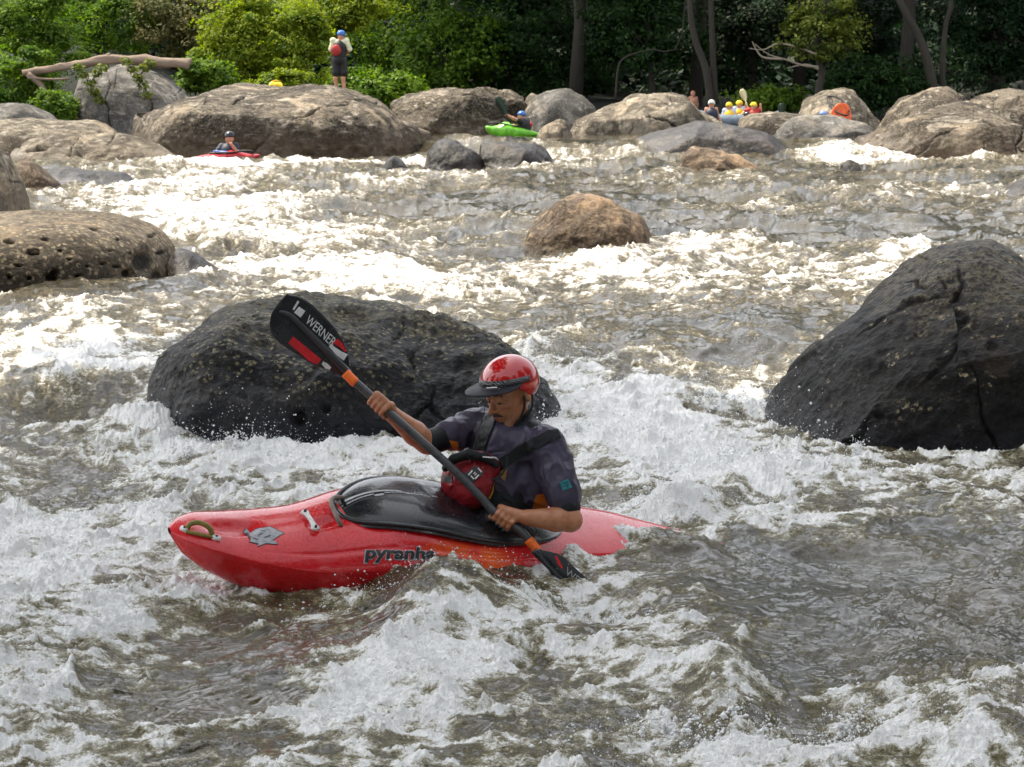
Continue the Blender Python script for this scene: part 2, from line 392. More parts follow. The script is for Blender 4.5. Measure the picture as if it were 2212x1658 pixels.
# ------------------------------------------------------------------ rocks
def rockmat(name, dark, mid, light, sc=1.0, lichen=(.42,.36,.22), lich=.5, wet_z=.3, wet_h=.25, pits=0.0, rough=.8, bumpd=.02, wetcol=(.02,.02,.022), cover=.5, wetrough=.22, crust=(9, 0), spec=.25):
    n = NT(name); p = n.pos()
    big = n.noise(.9*sc, 6, .6, p, .4); md = n.noise(4.5*sc, 6, .65, p, .3); fine = n.noise(28*sc, 5, .7, p)
    strat = n.noise(2.2*sc, 5, .6, n.pos((1, 1, 3.2)), 1.2)
    c = n.mix(n.map(big, .38, .62), dark, mid)
    c = n.mix(n.map(strat, .52, .66, 0, .7), c, light)
    c = n.mix(n.map(n.noise(1.9*sc, 7, .7, n.pos((1, 1, .45)), 1.2), .48, .58, 0, .85), c, dark)
    c = n.mix(n.map(n.noise(.7*sc, 5, .6, n.pos((1, 1, 1.5)), .6), .54, .66, 0, .55), c, (light[0]*1.08, light[1]*.97, light[2]*.84))
    c = n.mix(n.map(md, .52, .66, 0, .6), c, dark)
    c = n.mix(n.map(fine, .45, .75, 0, .35), c, light, 'MIX')
    c = n.mix(n.map(fine, .5, .3, 0, .5), c, dark)
    # crust of the dry upper part
    cz = n.math('ADD', n.n('ShaderNodeSeparateXYZ', ins={0: p}).outputs[2], n.math('MULTIPLY', n.math('SUBTRACT', n.noise(2.2*sc, 6, .7, p), .5), 1.1))
    cm = n.math('MULTIPLY', n.map(cz, crust[0]-.06, crust[0]+.10), crust[1])
    cf = n.noise(11*sc, 6, .78, p, .5)
    c = n.mix(cm, c, n.mix(n.map(cf, .42, .60), (dark[0]*.5, dark[1]*.5, dark[2]*.5), (lichen[0]*.55, lichen[1]*.55, lichen[2]*.55)))
    # pale lichen flecks
    vo = n.n('ShaderNodeTexVoronoi', ins={'Vector': p, 'Scale': 11*sc, 'Randomness': 1.0})
    spot = n.math('MULTIPLY', n.map(vo.outputs['Distance'], .42, .26), n.map(n.noise(2.3*sc, 5, .7, p), 1-cover-.06, 1-cover+.08))
    spot = n.math('MULTIPLY', spot, n.map(n.noise(30*sc, 3, .6, p), .42, .52))
    sep = n.n('ShaderNodeSeparateXYZ', ins={0: p})
    zz = n.math('ADD', sep.outputs[2], n.math('MULTIPLY', n.math('SUBTRACT', md, .5), wet_h*1.2))
    wet = n.map(zz, wet_z+wet_h, wet_z)
    spot = n.math('MULTIPLY', n.math('MULTIPLY', spot, lich), n.math('SUBTRACT', 1.0, wet))
    c = n.mix(spot, c, lichen)
    wc = n.mix(n.map(md, .3, .7), wetcol, tuple(min(1, q*2.6) for q in wetcol))
    c = n.mix(n.math('MULTIPLY', wet, .85), c, wc)
    at = n.n('ShaderNodeAttribute', attribute_name='crack')
    c = n.mix(at.outputs['Fac'], c, (.008, .007, .006))
    h = n.math('ADD', n.math('MULTIPLY', fine, .35), n.math('ADD', md, n.math('MULTIPLY', n.noise(90*sc, 3, .6, p), .12)))
    pr = n.pbr(c, n.map(wet, 0, 1, rough, wetrough), Specular_IOR_Level=n.map(wet, 0, 1, spec*.5, spec))
    n.set(pr.inputs['Normal'], n.bump(h, bumpd*1.5, 1.0))
    return n.m
def rock(name, outline, y, T, zw, mat, label, seed, cat='boulder', q=.75, p=.8, amp=.06, fine=.5, nu=160, nv=140, cracks=0., pits=None, top=0.0, group=None, lean=0.0, smooth=6, ridge=.0, flat=.0):
    if y > 25: flat = max(flat, .75); amp = max(amp, .075); p = min(p, .6); q = min(q, .6); smooth = min(smooth, 3); ridge = max(ridge, .3)
    """outline: photo points of the skyline of the rock at distance y; T half depth; zw water level at it.
       q, p: superellipse powers of the section; top: tilts the top face towards the viewer"""
    o = np.array(outline, float); s = np.r_[0, np.cumsum(np.hypot(*np.diff(o, axis=0).T))]
    t = np.linspace(0, s[-1], nu); ox = np.interp(t, s, o[:, 0]); oy = np.interp(t, s, o[:, 1])
    k = np.ones(smooth)/smooth if smooth > 1 else np.ones(1)
    pad = len(k)//2
    if smooth > 1:
        ox2 = np.convolve(np.pad(ox, pad, 'edge'), k, 'same')[pad:-pad]; oy2 = np.convolve(np.pad(oy, pad, 'edge'), k, 'same')[pad:-pad]
        ox, oy = ox2, oy2
    if 47 < y < 53: oy = oy-13*np.clip((oy.max()-oy)/20, 0, 1)      # stones stand clear of the wave crests
    pts = [P(a, b, y) for a, b in zip(ox, oy)]
    xs = np.array([v.x for v in pts]); zt = np.array([v.z for v in pts])
    zb = zw-.45; hh = np.maximum(zt-zb, .02)
    Wd = xs.max()-xs.min()
    u = (xs-xs.min())/Wd
    prof = np.power(np.clip(1-np.abs(2*u-1)**2.6, 0, 1), .45)
    Tu = T*np.maximum(prof, .04)
    v = np.linspace(0.0, math.pi, nv)
    C = np.cos(v); S = np.sin(v)
    cy = np.sign(C)*np.abs(C)**q; sz = np.abs(S)**p
    X = np.repeat(xs[:, None], nv, 1)
    Yp = y-Tu[:, None]*cy[None, :]
    Z = zb+hh[:, None]*sz[None, :]
    # slope of the top: front lower than skyline
    Z = Z-top*np.clip(-(Yp-y)/T, 0, 1)*sz[None, :]**2*hh[:, None]*.5
    X = X+lean*(Yp-y)
    V = np.stack([X, Yp, Z], -1)
    zl = HC+(np.maximum(zt, -9)[:, None]-HC)*(Yp/y)-.012*np.maximum(Yp-y, 0); back = Yp > y
    Z = np.where(back, np.minimum(Z, zl), Z); V = np.stack([X, Yp, Z], -1)
    du = np.gradient(V, axis=0); dv = np.gradient(V, axis=1); N = np.cross(du, dv); N /= np.linalg.norm(N, axis=-1, keepdims=True)+1e-9
    size = (hh.max()+T)*.5
    f = 1/size
    A = amp*min(size, 1.15); G_ = .006*size*fbm3(X*f*16, Yp*f*16, Z*f*16, 3, seed+12, .6)*min(1, fine)
    d = A*fbm3(X*f*.9, Yp*f*.9, Z*f*.9, 3, seed)
    r = 1-2*np.abs(n3(X*f*1.3, Yp*f*1.3, Z*f*2.0, seed+5))
    d = d+ridge*A*r
    d = d+fine*A*.35*fbm3(X*f*5, Yp*f*5, Z*f*5, 4, seed+9, .6)
    if flat:      # planar facets by quantised noise
        
        fr_ = np.random.default_rng(seed+300); best = None           # clipping planes give broken flat faces
        cx0, cz0 = xs.mean(), zb+hh.max()*.45; Px = (X-cx0)/(Wd*.5); Py = (Yp-y)/T; Pz = (Z-cz0)/(hh.max()*.55)
        cut = np.zeros_like(d)
        for _ in range(16):
            nn_ = fr_.normal(size=3); nn_[2] = abs(nn_[2])*.8; nn_ /= np.linalg.norm(nn_); e_ = Px*nn_[0]+Py*nn_[1]+Pz*nn_[2]; m_ = e_.max(); lim = m_*fr_.uniform(.70, .90)
            if nn_[2] > .8: continue
            cut = np.maximum(cut, np.maximum(0, e_-lim))
        d = d-flat*cut*min(T, hh.max(), Wd*.5)*.75
    cr = np.zeros_like(d); d = d+G_
    if cracks:
        qr = np.random.default_rng(seed+700); W3 = .05*fbm3(X*f*3, Yp*f*3, Z*f*3, 3, seed+60)+.012*fbm3(X*f*14, Yp*f*14, Z*f*14, 2, seed+61)
        for i in range(5):
            nn_ = qr.normal(size=3)*np.array([1, .25, .8]); nn_ /= np.linalg.norm(nn_); of = qr.uniform(-.6, .6)
            c = np.abs(((X-xs.mean())*nn_[0]+(Yp-y)*nn_[1]+(Z-zb-hh.max()*.5)*nn_[2])*f+W3-of); m = 1-sstep(.0, .011+.008*qr.random(), c)
            m = m*sstep(-.05, .3, n3(X*f*1.6, Yp*f*1.6, Z*f*1.6, seed+44+i)); cr = np.maximum(cr, m)
        d = d-cracks*cr*.05*size
    if pits:
        for (px, py, rx, ry, dep) in pits:
            cc = P(px, py, y-T*.6)
            # project along the view: compare photo coordinates
            t_ = (Yp*CT-(Z-HC)*ST); qx = CXP+FPX*X/t_; qy = CYP-FPX*(Yp*ST+(Z-HC)*CT)/t_
            m = np.exp(-(((qx-px)/rx)**2+((qy-py)/ry)**2)**2)*(N[..., 2]*1.0-N[..., 1] > -.2)
            d = d-dep*m; cr = np.maximum(cr, .9*sstep(.35, .9, m))
    edge = sstep(0, .04, u)*sstep(1, .96, u)
    V = V+N*(d*edge[:, None]*(1 if True else 0))[..., None]*(-1 if N[nu//2, nv//2, 2] < 0 else 1)
    F = grid_faces(nu, nv)
    me = mesh_np(name, V.reshape(-1, 3), F[:, ::-1])
    if me.polygons[len(me.polygons)//2].normal.z < 0: me.flip_normals()
    attr(me, 'crack', cr)
    ob = link(name, me, mat)
    return tag(ob, label, cat, group)

M_tan = rockmat('tan_rock', (.05,.04,.03), (.24,.205,.155), (.46,.41,.33), 1.3, lich=.3, wet_z=.5, wet_h=.5, wetcol=(.06,.042,.022))
M_grey = rockmat('grey_rock', (.06,.056,.05), (.18,.17,.155), (.34,.32,.29), 1.2, lich=.2, wet_z=.3, wet_h=.2, wetcol=(.03,.024,.018))
M_brown = rockmat('brown_rock', (.018,.014,.010), (.13,.107,.08), (.42,.37,.30), .9, lich=.3, wet_z=.5, wet_h=.9, wetcol=(.045,.03,.016))
M_wet = rockmat('wet_rock', (.005,.004,.0035), (.02,.016,.012), (.065,.052,.04), 1.3, lich=.1, wet_z=.5, wet_h=.2, rough=.4, spec=.5, wetcol=(.02,.015,.012))
M_pot = rockmat('potholed_rock', (.05,.04,.03), (.16,.13,.095), (.32,.255,.175), 1.6, lichen=(.55,.44,.28), lich=.5, wet_z=.42, wet_h=.16, cover=.62, rough=.7, bumpd=.025, wetcol=(.03,.022,.016))
M_near = rockmat('near_wet_rock', (.008,.008,.009), (.022,.022,.024), (.055,.052,.048), 2.2, lichen=(.30,.26,.15), lich=.9, crust=(.60, .85), wet_z=.05, wet_h=.5, cover=.55, rough=.5, bumpd=.028, wetcol=(.010,.011,.014), wetrough=.2)
M_near2 = rockmat('near_dark_rock', (.005,.005,.005), (.016,.015,.014), (.045,.039,.03), 2.2, lichen=(.40,.33,.2), lich=.95, crust=(.75, .6), wet_z=.0, wet_h=.35, cover=.42, rough=.45, bumpd=.035, wetcol=(.008,.008,.010), wetrough=.25)
M_mid = rockmat('dome_rock', (.04,.025,.015), (.16,.11,.07), (.38,.28,.18), 1.4, lich=.2, wet_z=.42, wet_h=.2, rough=.55, wetcol=(.04,.028,.016))

M_dome = rockmat('dome_wet_rock', (.014,.011,.009), (.055,.044,.036), (.11,.095,.08), .9, lich=.1, wet_z=.6, wet_h=.3, rough=.35, spec=.5, wetcol=(.02,.015,.012))
# foreground boulders
rock('boulder', [(322,985),(326,870),(330,800),(352,758),(396,736),(440,706),(478,682),(520,672),(640,674),(760,672),(900,678),(1000,682),(1070,698),(1120,730),(1160,760),(1182,790),(1188,820),(1210,850),(1226,890),(1230,990)],
     17.2, 1.35, .0, M_near, 'dark wet boulder crusted with yellowish lichen along its top, right behind the paddler', 1, q=.5, p=.42, amp=.10, fine=.6, nu=640, nv=480, cracks=.45, ridge=.7, smooth=5, top=.3, flat=.6,
     pits=[(640,895,16,22,.05),(700,870,10,14,.03),(1020,760,40,14,.03)])
rock('boulder', [(1560,1010),(1606,945),(1652,870),(1700,795),(1750,735),(1805,690),(1860,648),(1910,600),(1960,560),(1990,532),(2040,520),(2110,520),(2170,545),(2212,570),(2300,640),(2420,760),(2520,900),(2560,1010)],
     17.0, 1.55, .0, M_near2, 'big black boulder dotted with pale lichen rising at the right edge of the river', 2, q=.62, p=.55, amp=.07, fine=.7, nu=580, nv=480, cracks=.3, ridge=.3, smooth=7, top=.3, flat=.6,
     pits=[(2030,585,10,8,.02),(2060,600,12,9,.02),(2110,660,14,12,.02),(2150,720,14,16,.02),(2085,640,10,9,.02),(1880,880,12,9,.02)])
rock('boulder', [(2060,1680),(2090,1600),(2120,1540),(2160,1500),(2230,1480),(2330,1500),(2420,1600),(2450,1700)], 9.4, .3, -.1, M_near2,
     'dark purple rock tip washed over by water in the lowest right corner', 3, amp=.08, nu=90, nv=80)
# potholed rock, left
pit = [(20,523,12,5,.05),(72,545,14,6,.05),(98,515,9,3,.03),(208,492,13,4,.04),(330,508,8,3,.03),(352,545,9,4,.03),(416-160,514,5,3,.02),(112,661-62,14,11,.08),(63,601,8,6,.04),(118,586,9,6,.05),(170,596,8,4,.04),(280,590,12,10,.05),(256,575,10,4,.03),
       (316,562,24,26,.06),(345,600,10,20,.04),(40,575,8,3,.03),(225,568,7,4,.03),(330,478,5,3,.03),(60,480,5,3,.03),(150,560,5,3,.02),(190,575,6,3,.02),(285,545,5,3,.02),(20,600,6,5,.03),(395,560,5,4,.02),(240,540,4,2,.02),(130,540,5,3,.02)]
rock('potholed_rock', [(-330,640),(-300,560),(-220,490),(-100,464),(0,458),(120,458),(210,462),(280,478),(330,500),(358,530),(372,570),(380,610),(384,660)],
     23.6, 1.75, .42, M_pot, 'flat topped tan rock full of dark potholes at the left edge', 4, q=.42, p=.42, amp=.03, fine=.5, nu=420, nv=420, pits=pit, smooth=9, top=.12)
rock('boulder', [(362,640),(368,560),(385,535),(420,545),(455,565),(480,585),(500,612),(510,640)], 23.5, .6, .42, M_wet, 'low wet rock with water sheeting over it, tight beside the potholed rock', 5, amp=.08, nu=120, nv=100)
rock('boulder', [(-120,480),(-100,360),(-40,325),(8,322),(30,350),(45,390),(52,430),(58,480)], 33, 1.2, .45, M_tan, 'pale rounded boulder cut off by the left edge just above the potholed rock', 6, amp=.07, nu=160, nv=140, cracks=.3)
rock('boulder', [(1118,560),(1128,545),(1135,512),(1150,485),(1170,455),(1190,430),(1215,415),(1245,414),(1285,425),(1330,448),(1370,470),(1392,490),(1405,520),(1412,560)],
     27.6, .9, .45, M_mid, 'lone tan pointed boulder standing in mid river above the paddler', 7, q=.8, p=.75, amp=.06, fine=.6, nu=240, nv=200, smooth=9, ridge=.3)
# far mid-river stones
rock('boulder', [(905,385),(915,365),(925,340),(950,322),(985,318),(1020,335),(1040,350),(1052,385)], 51, 1.0, .5, M_wet, 'dark angular wet stone, left of a joined pair in mid river', 8, amp=.1, flat=.7, nu=110, nv=90)
rock('boulder', [(1015,388),(1030,350),(1040,325),(1070,322),(1120,325),(1160,328),(1188,338),(1200,360),(1203,388)], 51.6, 1.1, .5, M_wet, 'dark brown angular stone with flat top, right of a joined pair in mid river', 9, amp=.09, flat=.7, nu=120, nv=90)
rock('stone', [(820,380),(832,362),(850,352),(872,360),(888,376),(892,384)], 50.5, .5, .5, M_wet, 'small black stone poking out of foam left of the joined pair', 10, cat='stone', amp=.1, flat=.6, nu=60, nv=50)
rock('boulder', [(1318,362),(1335,340),(1380,305),(1440,282),(1500,268),(1560,270),(1600,280),(1660,285),(1700,310),(1720,345),(1728,366)],
     56.8, 1.7, .5, M_dome, 'broad dark dome of wet rock with water sliding over its back at the ledge', 11, q=.8, p=.9, amp=.05, nu=180, nv=130)
rock('boulder', [(1460,395),(1465,370),(1470,338),(1500,330),(1560,335),(1600,348),(1650,375),(1662,392)], 49.6, .8, .5, M_mid, 'golden topped angular rock with black underside before the dark dome', 12, q=.5, p=.5, amp=.1, flat=.7, nu=120, nv=90)
rock('stone', [(1655,392),(1670,380),(1705,375),(1724,384),(1730,392)], 49.3, .4, .5, M_wet, 'low flat brown stone barely above water beside the golden topped rock', 13, cat='stone', nu=60, nv=50)
rock('stone', [(1808,388),(1815,368),(1835,359),(1855,365),(1864,388)], 49.8, .35, .5, M_wet, 'small round black stone alone in foam before the right bank', 14, cat='stone', nu=60, nv=50)
rock('boulder', [(2125,435),(2150,420),(2185,395),(2230,382),(2300,380),(2380,440)], 39, .9, .46, M_wet, 'dark brown rock cut off by the right edge in mid river', 15, nu=110, nv=90)
# right bank
rock('boulder', [(1838,365),(1845,310),(1855,290),(1900,270),(1960,245),(2030,228),(2090,222),(2130,235),(2160,255),(2212,285),(2290,300),(2420,340),(2500,370)],
     57.5, 2.3, .5, M_brown, 'long brown boulder with sunlit slanting ridge on the right bank', 16, q=.6, p=.6, amp=.07, fine=.9, nu=320, nv=220, cracks=.8, ridge=.5)
rock('boulder', [(2060,300),(2085,215),(2130,195),(2180,192),(2260,205),(2400,240),(2500,300)], 62, 1.8, .7, M_brown, 'rounded brown boulder stacked behind the long right bank boulder', 17, amp=.08, nu=170, nv=120, cracks=.5)
rock('boulder', [(1895,300),(1920,245),(1965,215),(2000,200),(2040,190),(2075,200),(2085,230),(2100,300)], 66, 1.6, .86, M_brown, 'dark wedge of rock with tan cap leaning under the right trees', 18, amp=.1, flat=.6, nu=150, nv=110, cracks=.5)
rock('boulder', [(1700,310),(1735,225),(1760,205),(1800,202),(1850,200),(1875,220),(1900,260),(1912,310)], 70, 1.5, .86, M_tan, 'craggy pale tan rock with several hollows below the yellow green tree', 19, amp=.12, flat=.6, nu=170, nv=120, cracks=.8, ridge=.6)
rock('boulder', [(1665,300),(1690,262),(1740,250),(1800,250),(1860,262),(1890,280),(1905,305)], 61, .9, .84, M_grey, 'low mossy grey slab with dark right end in front of the craggy tan rock', 20, q=.8, p=.8, amp=.06, nu=140, nv=90)
rock('boulder', [(1592,300),(1600,250),(1625,240),(1680,242),(1740,250),(1790,262),(1810,300)], 68, 1.0, .86, M_tan, 'smooth pale rock between the rafters and the craggy tan rock', 21, amp=.06, nu=120, nv=90)
# far centre
rock('boulder', [(1218,300),(1235,255),(1280,240),(1320,225),(1350,212),(1400,214),(1445,205),(1480,212),(1512,240),(1560,262),(1600,285),(1612,300)], 67, 1.6, .86, M_tan, 'wide pale sandy rock with pitted face right of the grey dome', 22, q=.6, p=.6, amp=.08, nu=200, nv=130, cracks=.7, ridge=.5)
rock('boulder', [(1312,260),(1335,212),(1352,204),(1376,200),(1400,210),(1430,204),(1460,205),(1490,225),(1500,262)], 70, 1.2, .86, M_tan, 'knobbly crest of pale rock showing behind the wide sandy rock', 23, amp=.1, nu=120, nv=90, cracks=.5)
rock('boulder', [(1120,300),(1128,240),(1150,215),(1180,200),(1225,192),(1262,200),(1290,225),(1300,260),(1302,300)], 69.5, 1.5, .86, M_grey, 'smooth grey dome shaped rock between the two broad pale rocks', 24, q=.8, p=.7, amp=.04, nu=140, nv=110)
rock('stone', [(1125,240),(1135,212),(1150,205),(1168,214),(1178,240)], 72, .6, .86, M_tan, 'small pale knob of rock peeping over the left shoulder of the grey dome', 26, cat='stone', nu=60, nv=50)
rock('stone', [(1160,292),(1180,272),(1210,256),(1228,262),(1236,292)], 64, .5, .86, M_tan, 'small pale wedge stone at the waterline right of the green kayak', 27, cat='stone', amp=.1, nu=70, nv=60)
rock('boulder', [(838,310),(850,225),(880,205),(960,200),(1040,193),(1100,196),(1138,200),(1146,240),(1152,310)], 70, 1.6, .86, M_brown, 'square topped brown rock wall behind the green kayak', 28, q=.4, p=.35, amp=.08, fine=1.0, nu=220, nv=150, cracks=.8, ridge=.6, smooth=3)
# big left rock the standing man uses
rock('boulder', [(292,360),(296,280),(300,238),(345,226),(400,225),(430,205),(470,186),(520,182),(580,190),(620,192),(680,188),(740,198),(800,212),(838,232),(860,252),(905,262),(930,285),(934,310),(925,350),(915,370)],
     64.5, 5.0, .55, M_brown, 'huge rounded brown boulder that the standing man is on', 29, q=.4, p=.4, amp=.06, fine=.9, nu=420, nv=260, cracks=.7, ridge=.5, smooth=7)
rock('boulder', [(150,300),(160,200),(172,150),(195,140),(240,148),(262,138),(300,150),(350,165),(405,190),(415,215),(420,300)], 71, 2.0, .9, M_grey, 'tall pale grey angular rock under the fallen log', 30, q=.5, p=.45, amp=.07, flat=.8, nu=200, nv=140, smooth=3, cracks=.5)
rock('boulder', [(-60,330),(-40,240),(10,226),(50,224),(85,240),(130,262),(140,330)], 66, 1.4, .6, M_grey, 'greyish hump of rock at the left edge below the bushes', 31, amp=.06, nu=120, nv=90)
rock('boulder', [(-120,380),(-80,290),(0,262),(60,255),(140,262),(210,262),(252,275),(268,300),(290,370)], 61, 2.0, .5, M_tan, 'broad pale pinkish slab between the left edge and the long sandy rock', 32, q=.65, p=.6, amp=.05, nu=160, nv=120)
rock('boulder', [(20,370),(28,325),(45,310),(90,300),(160,296),(250,292),(310,300),(360,318),(420,340),(445,360),(450,372)], 57, 1.6, .5, M_tan, 'long low sandy rock with an undercut groove at the left waterline', 33, q=.5, p=.6, amp=.06, nu=200, nv=130, cracks=.7, ridge=.4,
     pits=[(70,318,30,6,.15)])
rock('boulder', [(20,440),(28,372),(45,352),(75,350),(100,365),(122,395),(135,440)], 41, .8, .47, M_mid, 'brown boulder with cream top squeezed behind the left edge boulder', 34, amp=.07, nu=110, nv=90)
rock('boulder', [(60,440),(90,362),(130,358),(200,368),(260,375),(300,390),(330,410),(345,440)], 44, 1.2, .47, M_wet, 'low grey brown slab glazed with running water near the left bank', 35, q=.8, p=.9, amp=.05, nu=140, nv=100)
# ------------------------------------------------------------------ ground
gx = np.linspace(-260, 260, 260); gy = np.concatenate([np.linspace(-40, 60, 40), np.linspace(61, 150, 120), np.linspace(153, 600, 60)])
GX, GY = np.meshgrid(gx, gy, indexing='ij')
def ground(x, y):
    x = np.asarray(x, float); y = np.asarray(y, float)
    bank = sstep(80, 98, y)*.5+sstep(106, 200, y)*40
    lb = sstep(-12, -26, x-.0*(y))*sstep(66, 40, y)*5+sstep(-9.5, -16, x)*sstep(50, 70, y)*2.2
    rb = sstep(12, 26, x)*sstep(66, 40, y)*5+sstep(15, 24, x)*sstep(50, 70, y)*2
    nearl = sstep(-6.5, -10, x)*sstep(40, 20, y)*1.6
    z = -1.3+bank+np.maximum(lb, nearl)+rb+sstep(72, 77, y)*2.3
    z = z-2.3*np.exp(-((x-6.8)/1.9)**4)*sstep(83.5, 81, y)*sstep(70, 73, y)
    return z+.25*fbm2(x*.25, y*.25, 3, 80)*sstep(60, 75, y)
GZ = ground(GX, GY)
n = NT('forest_floor'); p = n.pos()
c = n.mix(n.noise(1.2, 6, .65, p), (.004, .006, .003), (.012, .014, .006)); c = n.mix(n.map(n.noise(.5, 4, .6, p), .45, .6), c, (.006, .012, .004))
pr = n.pbr(c, .95); n.set(pr.inputs['Normal'], n.bump(n.noise(9, 5, .7, p), .1))
go = link('ground', mesh_np('ground', np.stack([GX, GY, GZ], -1).reshape(-1, 3), grid_faces(len(gx), len(gy))), n.m)
tag(go, 'dark forest floor and river banks', None, None, 'structure')

# ------------------------------------------------------------------ foliage
def leafmat(name, a, b, c3, tr=.35):
    n = NT(name); ri = n.n('ShaderNodeNewGeometry').outputs['Random Per Island']; p = n.pos()
    c = n.mix(ri, a, b); c = n.mix(n.map(n.noise(1.6, 3, .6, p), .45, .65, 0, .8), c, c3)
    hs = n.n('ShaderNodeHueSaturation', i_Color=c, i_Value=n.map(ri, 0, 1, .7, 1.3, False))
    d = n.n('ShaderNodeBsdfPrincipled', i_Roughness=.6, ins={'Specular IOR Level': .22}); n.set(d.inputs['Base Color'], hs.outputs[0])
    t = n.n('ShaderNodeBsdfTranslucent'); hs2 = n.n('ShaderNodeHueSaturation', i_Color=hs.outputs[0], i_Value=1.5, i_Saturation=1.1); n.set(t.inputs[0], hs2.outputs[0])
    m = n.n('ShaderNodeMixShader', ins={0: tr, 1: d.outputs[0], 2: t.outputs[0]}); n.t.links.new(m.outputs[0], n.out.inputs[0])
    return n.m
L_bright = leafmat('bright_leaves', (.17, .24, .018), (.30, .34, .035), (.09, .16, .014), .45)
L_mid = leafmat('mid_green_leaves', (.08, .17, .017), (.18, .26, .03), (.045, .11, .012), .42)
L_olive = leafmat('olive_leaves', (.10, .10, .03), (.18, .16, .06), (.05, .08, .015))
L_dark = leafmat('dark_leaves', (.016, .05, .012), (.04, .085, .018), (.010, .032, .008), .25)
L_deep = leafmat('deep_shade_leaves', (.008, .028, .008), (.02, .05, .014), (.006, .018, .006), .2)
L_yel = leafmat('yellow_green_leaves', (.10, .14, .022), (.19, .21, .035), (.05, .09, .015))
n = NT('bark'); p = n.pos((6, 6, 1.2))
c = n.mix(n.noise(3, 6, .7, p), (.014, .011, .008), (.07, .06, .046)); pr = n.pbr(c, .9); n.set(pr.inputs['Normal'], n.bump(n.noise(5, 5, .7, p), .03)); M_bark = n.m
n = NT('driftwood'); p = n.pos((.6, 5, 5))
c = n.mix(n.noise(3, 6, .7, p), (.12, .075, .05), (.38, .29, .22)); pr = n.pbr(c, .85); n.set(pr.inputs['Normal'], n.bump(n.noise(5, 5, .7, p), .03)); M_log = n.m

def leaves(centers, radii, count, size, seed, flat=.7, droop=.4, asp=.5, gaps=None):
    """count leaf diamonds spread through clumps"""
    r = np.random.default_rng(seed); centers = np.array(centers, float); radii = np.array(radii, float)
    if radii.ndim == 1: radii = np.stack([radii, radii, radii*flat], 1)
    wgt = radii.prod(1)**(2/3); ci = r.choice(len(centers), count, p=wgt/wgt.sum())
    d = r.normal(size=(count, 3)); d /= np.linalg.norm(d, axis=1)[:, None]
    rad = r.uniform(.35, 1.15, count)**.6
    rad *= 1+.25*n3(d[:, 0]*3+ci*7.1, d[:, 1]*3, d[:, 2]*3, seed)
    c = centers[ci]+d*radii[ci]*rad[:, None]
    nrm = d*.6+np.array([0, 0, .8])+r.normal(size=(count, 3))*.45; nrm /= np.linalg.norm(nrm, axis=1)[:, None]
    if gaps is not None:
        k_ = n3(c[:, 0]*gaps, c[:, 1]*gaps, c[:, 2]*gaps*1.5, seed+7)+.6*n3(c[:, 0]*gaps*2.7, c[:, 1]*gaps*2.7, c[:, 2]*gaps*3.6, seed+8) > .02
        c = c[k_]; nrm = nrm[k_]; count = len(c)
    ax = np.cross(nrm, r.normal(size=(count, 3))); ax /= np.linalg.norm(ax, axis=1)[:, None]+1e-9
    ax[:, 2] -= droop*.5; ax /= np.linalg.norm(ax, axis=1)[:, None]
    bx = np.cross(nrm, ax); bx /= np.linalg.norm(bx, axis=1)[:, None]
    s = size*r.uniform(.55, 1.3, count)[:, None]
    V = np.stack([c-ax*s*.5, c+bx*s*asp*.5, c+ax*s*.5, c-bx*s*asp*.5], 1).reshape(-1, 3)
    F = np.arange(count*4).reshape(-1, 4)
    return V, F
def clumps(c, R3, n, r, seed, up=.2):
    q = np.random.default_rng(seed); o = []; rr = []
    for _ in range(n):
        d = q.normal(size=3); d /= np.linalg.norm(d); k = q.uniform(.35, 1)
        o.append([c[i]+d[i]*R3[i]*k for i in range(3)]); rr.append(r*q.uniform(.6, 1.25))
    return o, rr
def tree(name, cat, label, base, crown, R3, ncl, rcl, cnt, size, mat, seed, trunk_r=.18, bend=0, group=None, flat=.6, trunk=None, limbs=7, extra=None):
    o = empty(name, base); tag(o, label, cat, group)
    cs, rs = clumps(crown, R3, ncl, rcl, seed)
    if extra: cs += [list(e[:3]) for e in extra]; rs += [e[3] for e in extra]
    V, F = join_np([leaves(cs, rs, int(cnt*1.7), size, seed, flat, gaps=1.3), leaves([list(crown)], [list(np.array(R3)*1.08)], int(cnt*.35), size, seed+500, gaps=1.3)]); me = mesh_np('crown', V, F); link('crown', me, mat, o, smooth=False)
    parts = []; q = random.Random(seed)
    if trunk is None:
        b = np.array(base, float); c = np.array(crown, float); m = (b+c)/2+[bend, 0, 0]
        trunk = [b-[0, 0, .3], b*.6+m*.4, m, c*.7+m*.3, c]
    tp = catmull(trunk, 14); parts.append(tube(tp, np.linspace(trunk_r, trunk_r*.35, 14), 9))
    for i in range(limbs):
        k = q.randrange(5, 13); e = np.array(cs[q.randrange(len(cs))]); s = tp[k]; m = (s+e)/2+[0, 0, -.12*np.linalg.norm(e-s)]
        parts.append(tube(catmull([s, m, e], 7), np.linspace(trunk_r*.35, trunk_r*.06, 7), 5))
    V, F = join_np(parts); link('trunk', mesh_np('trunk', V, F), M_bark, o)
    return o
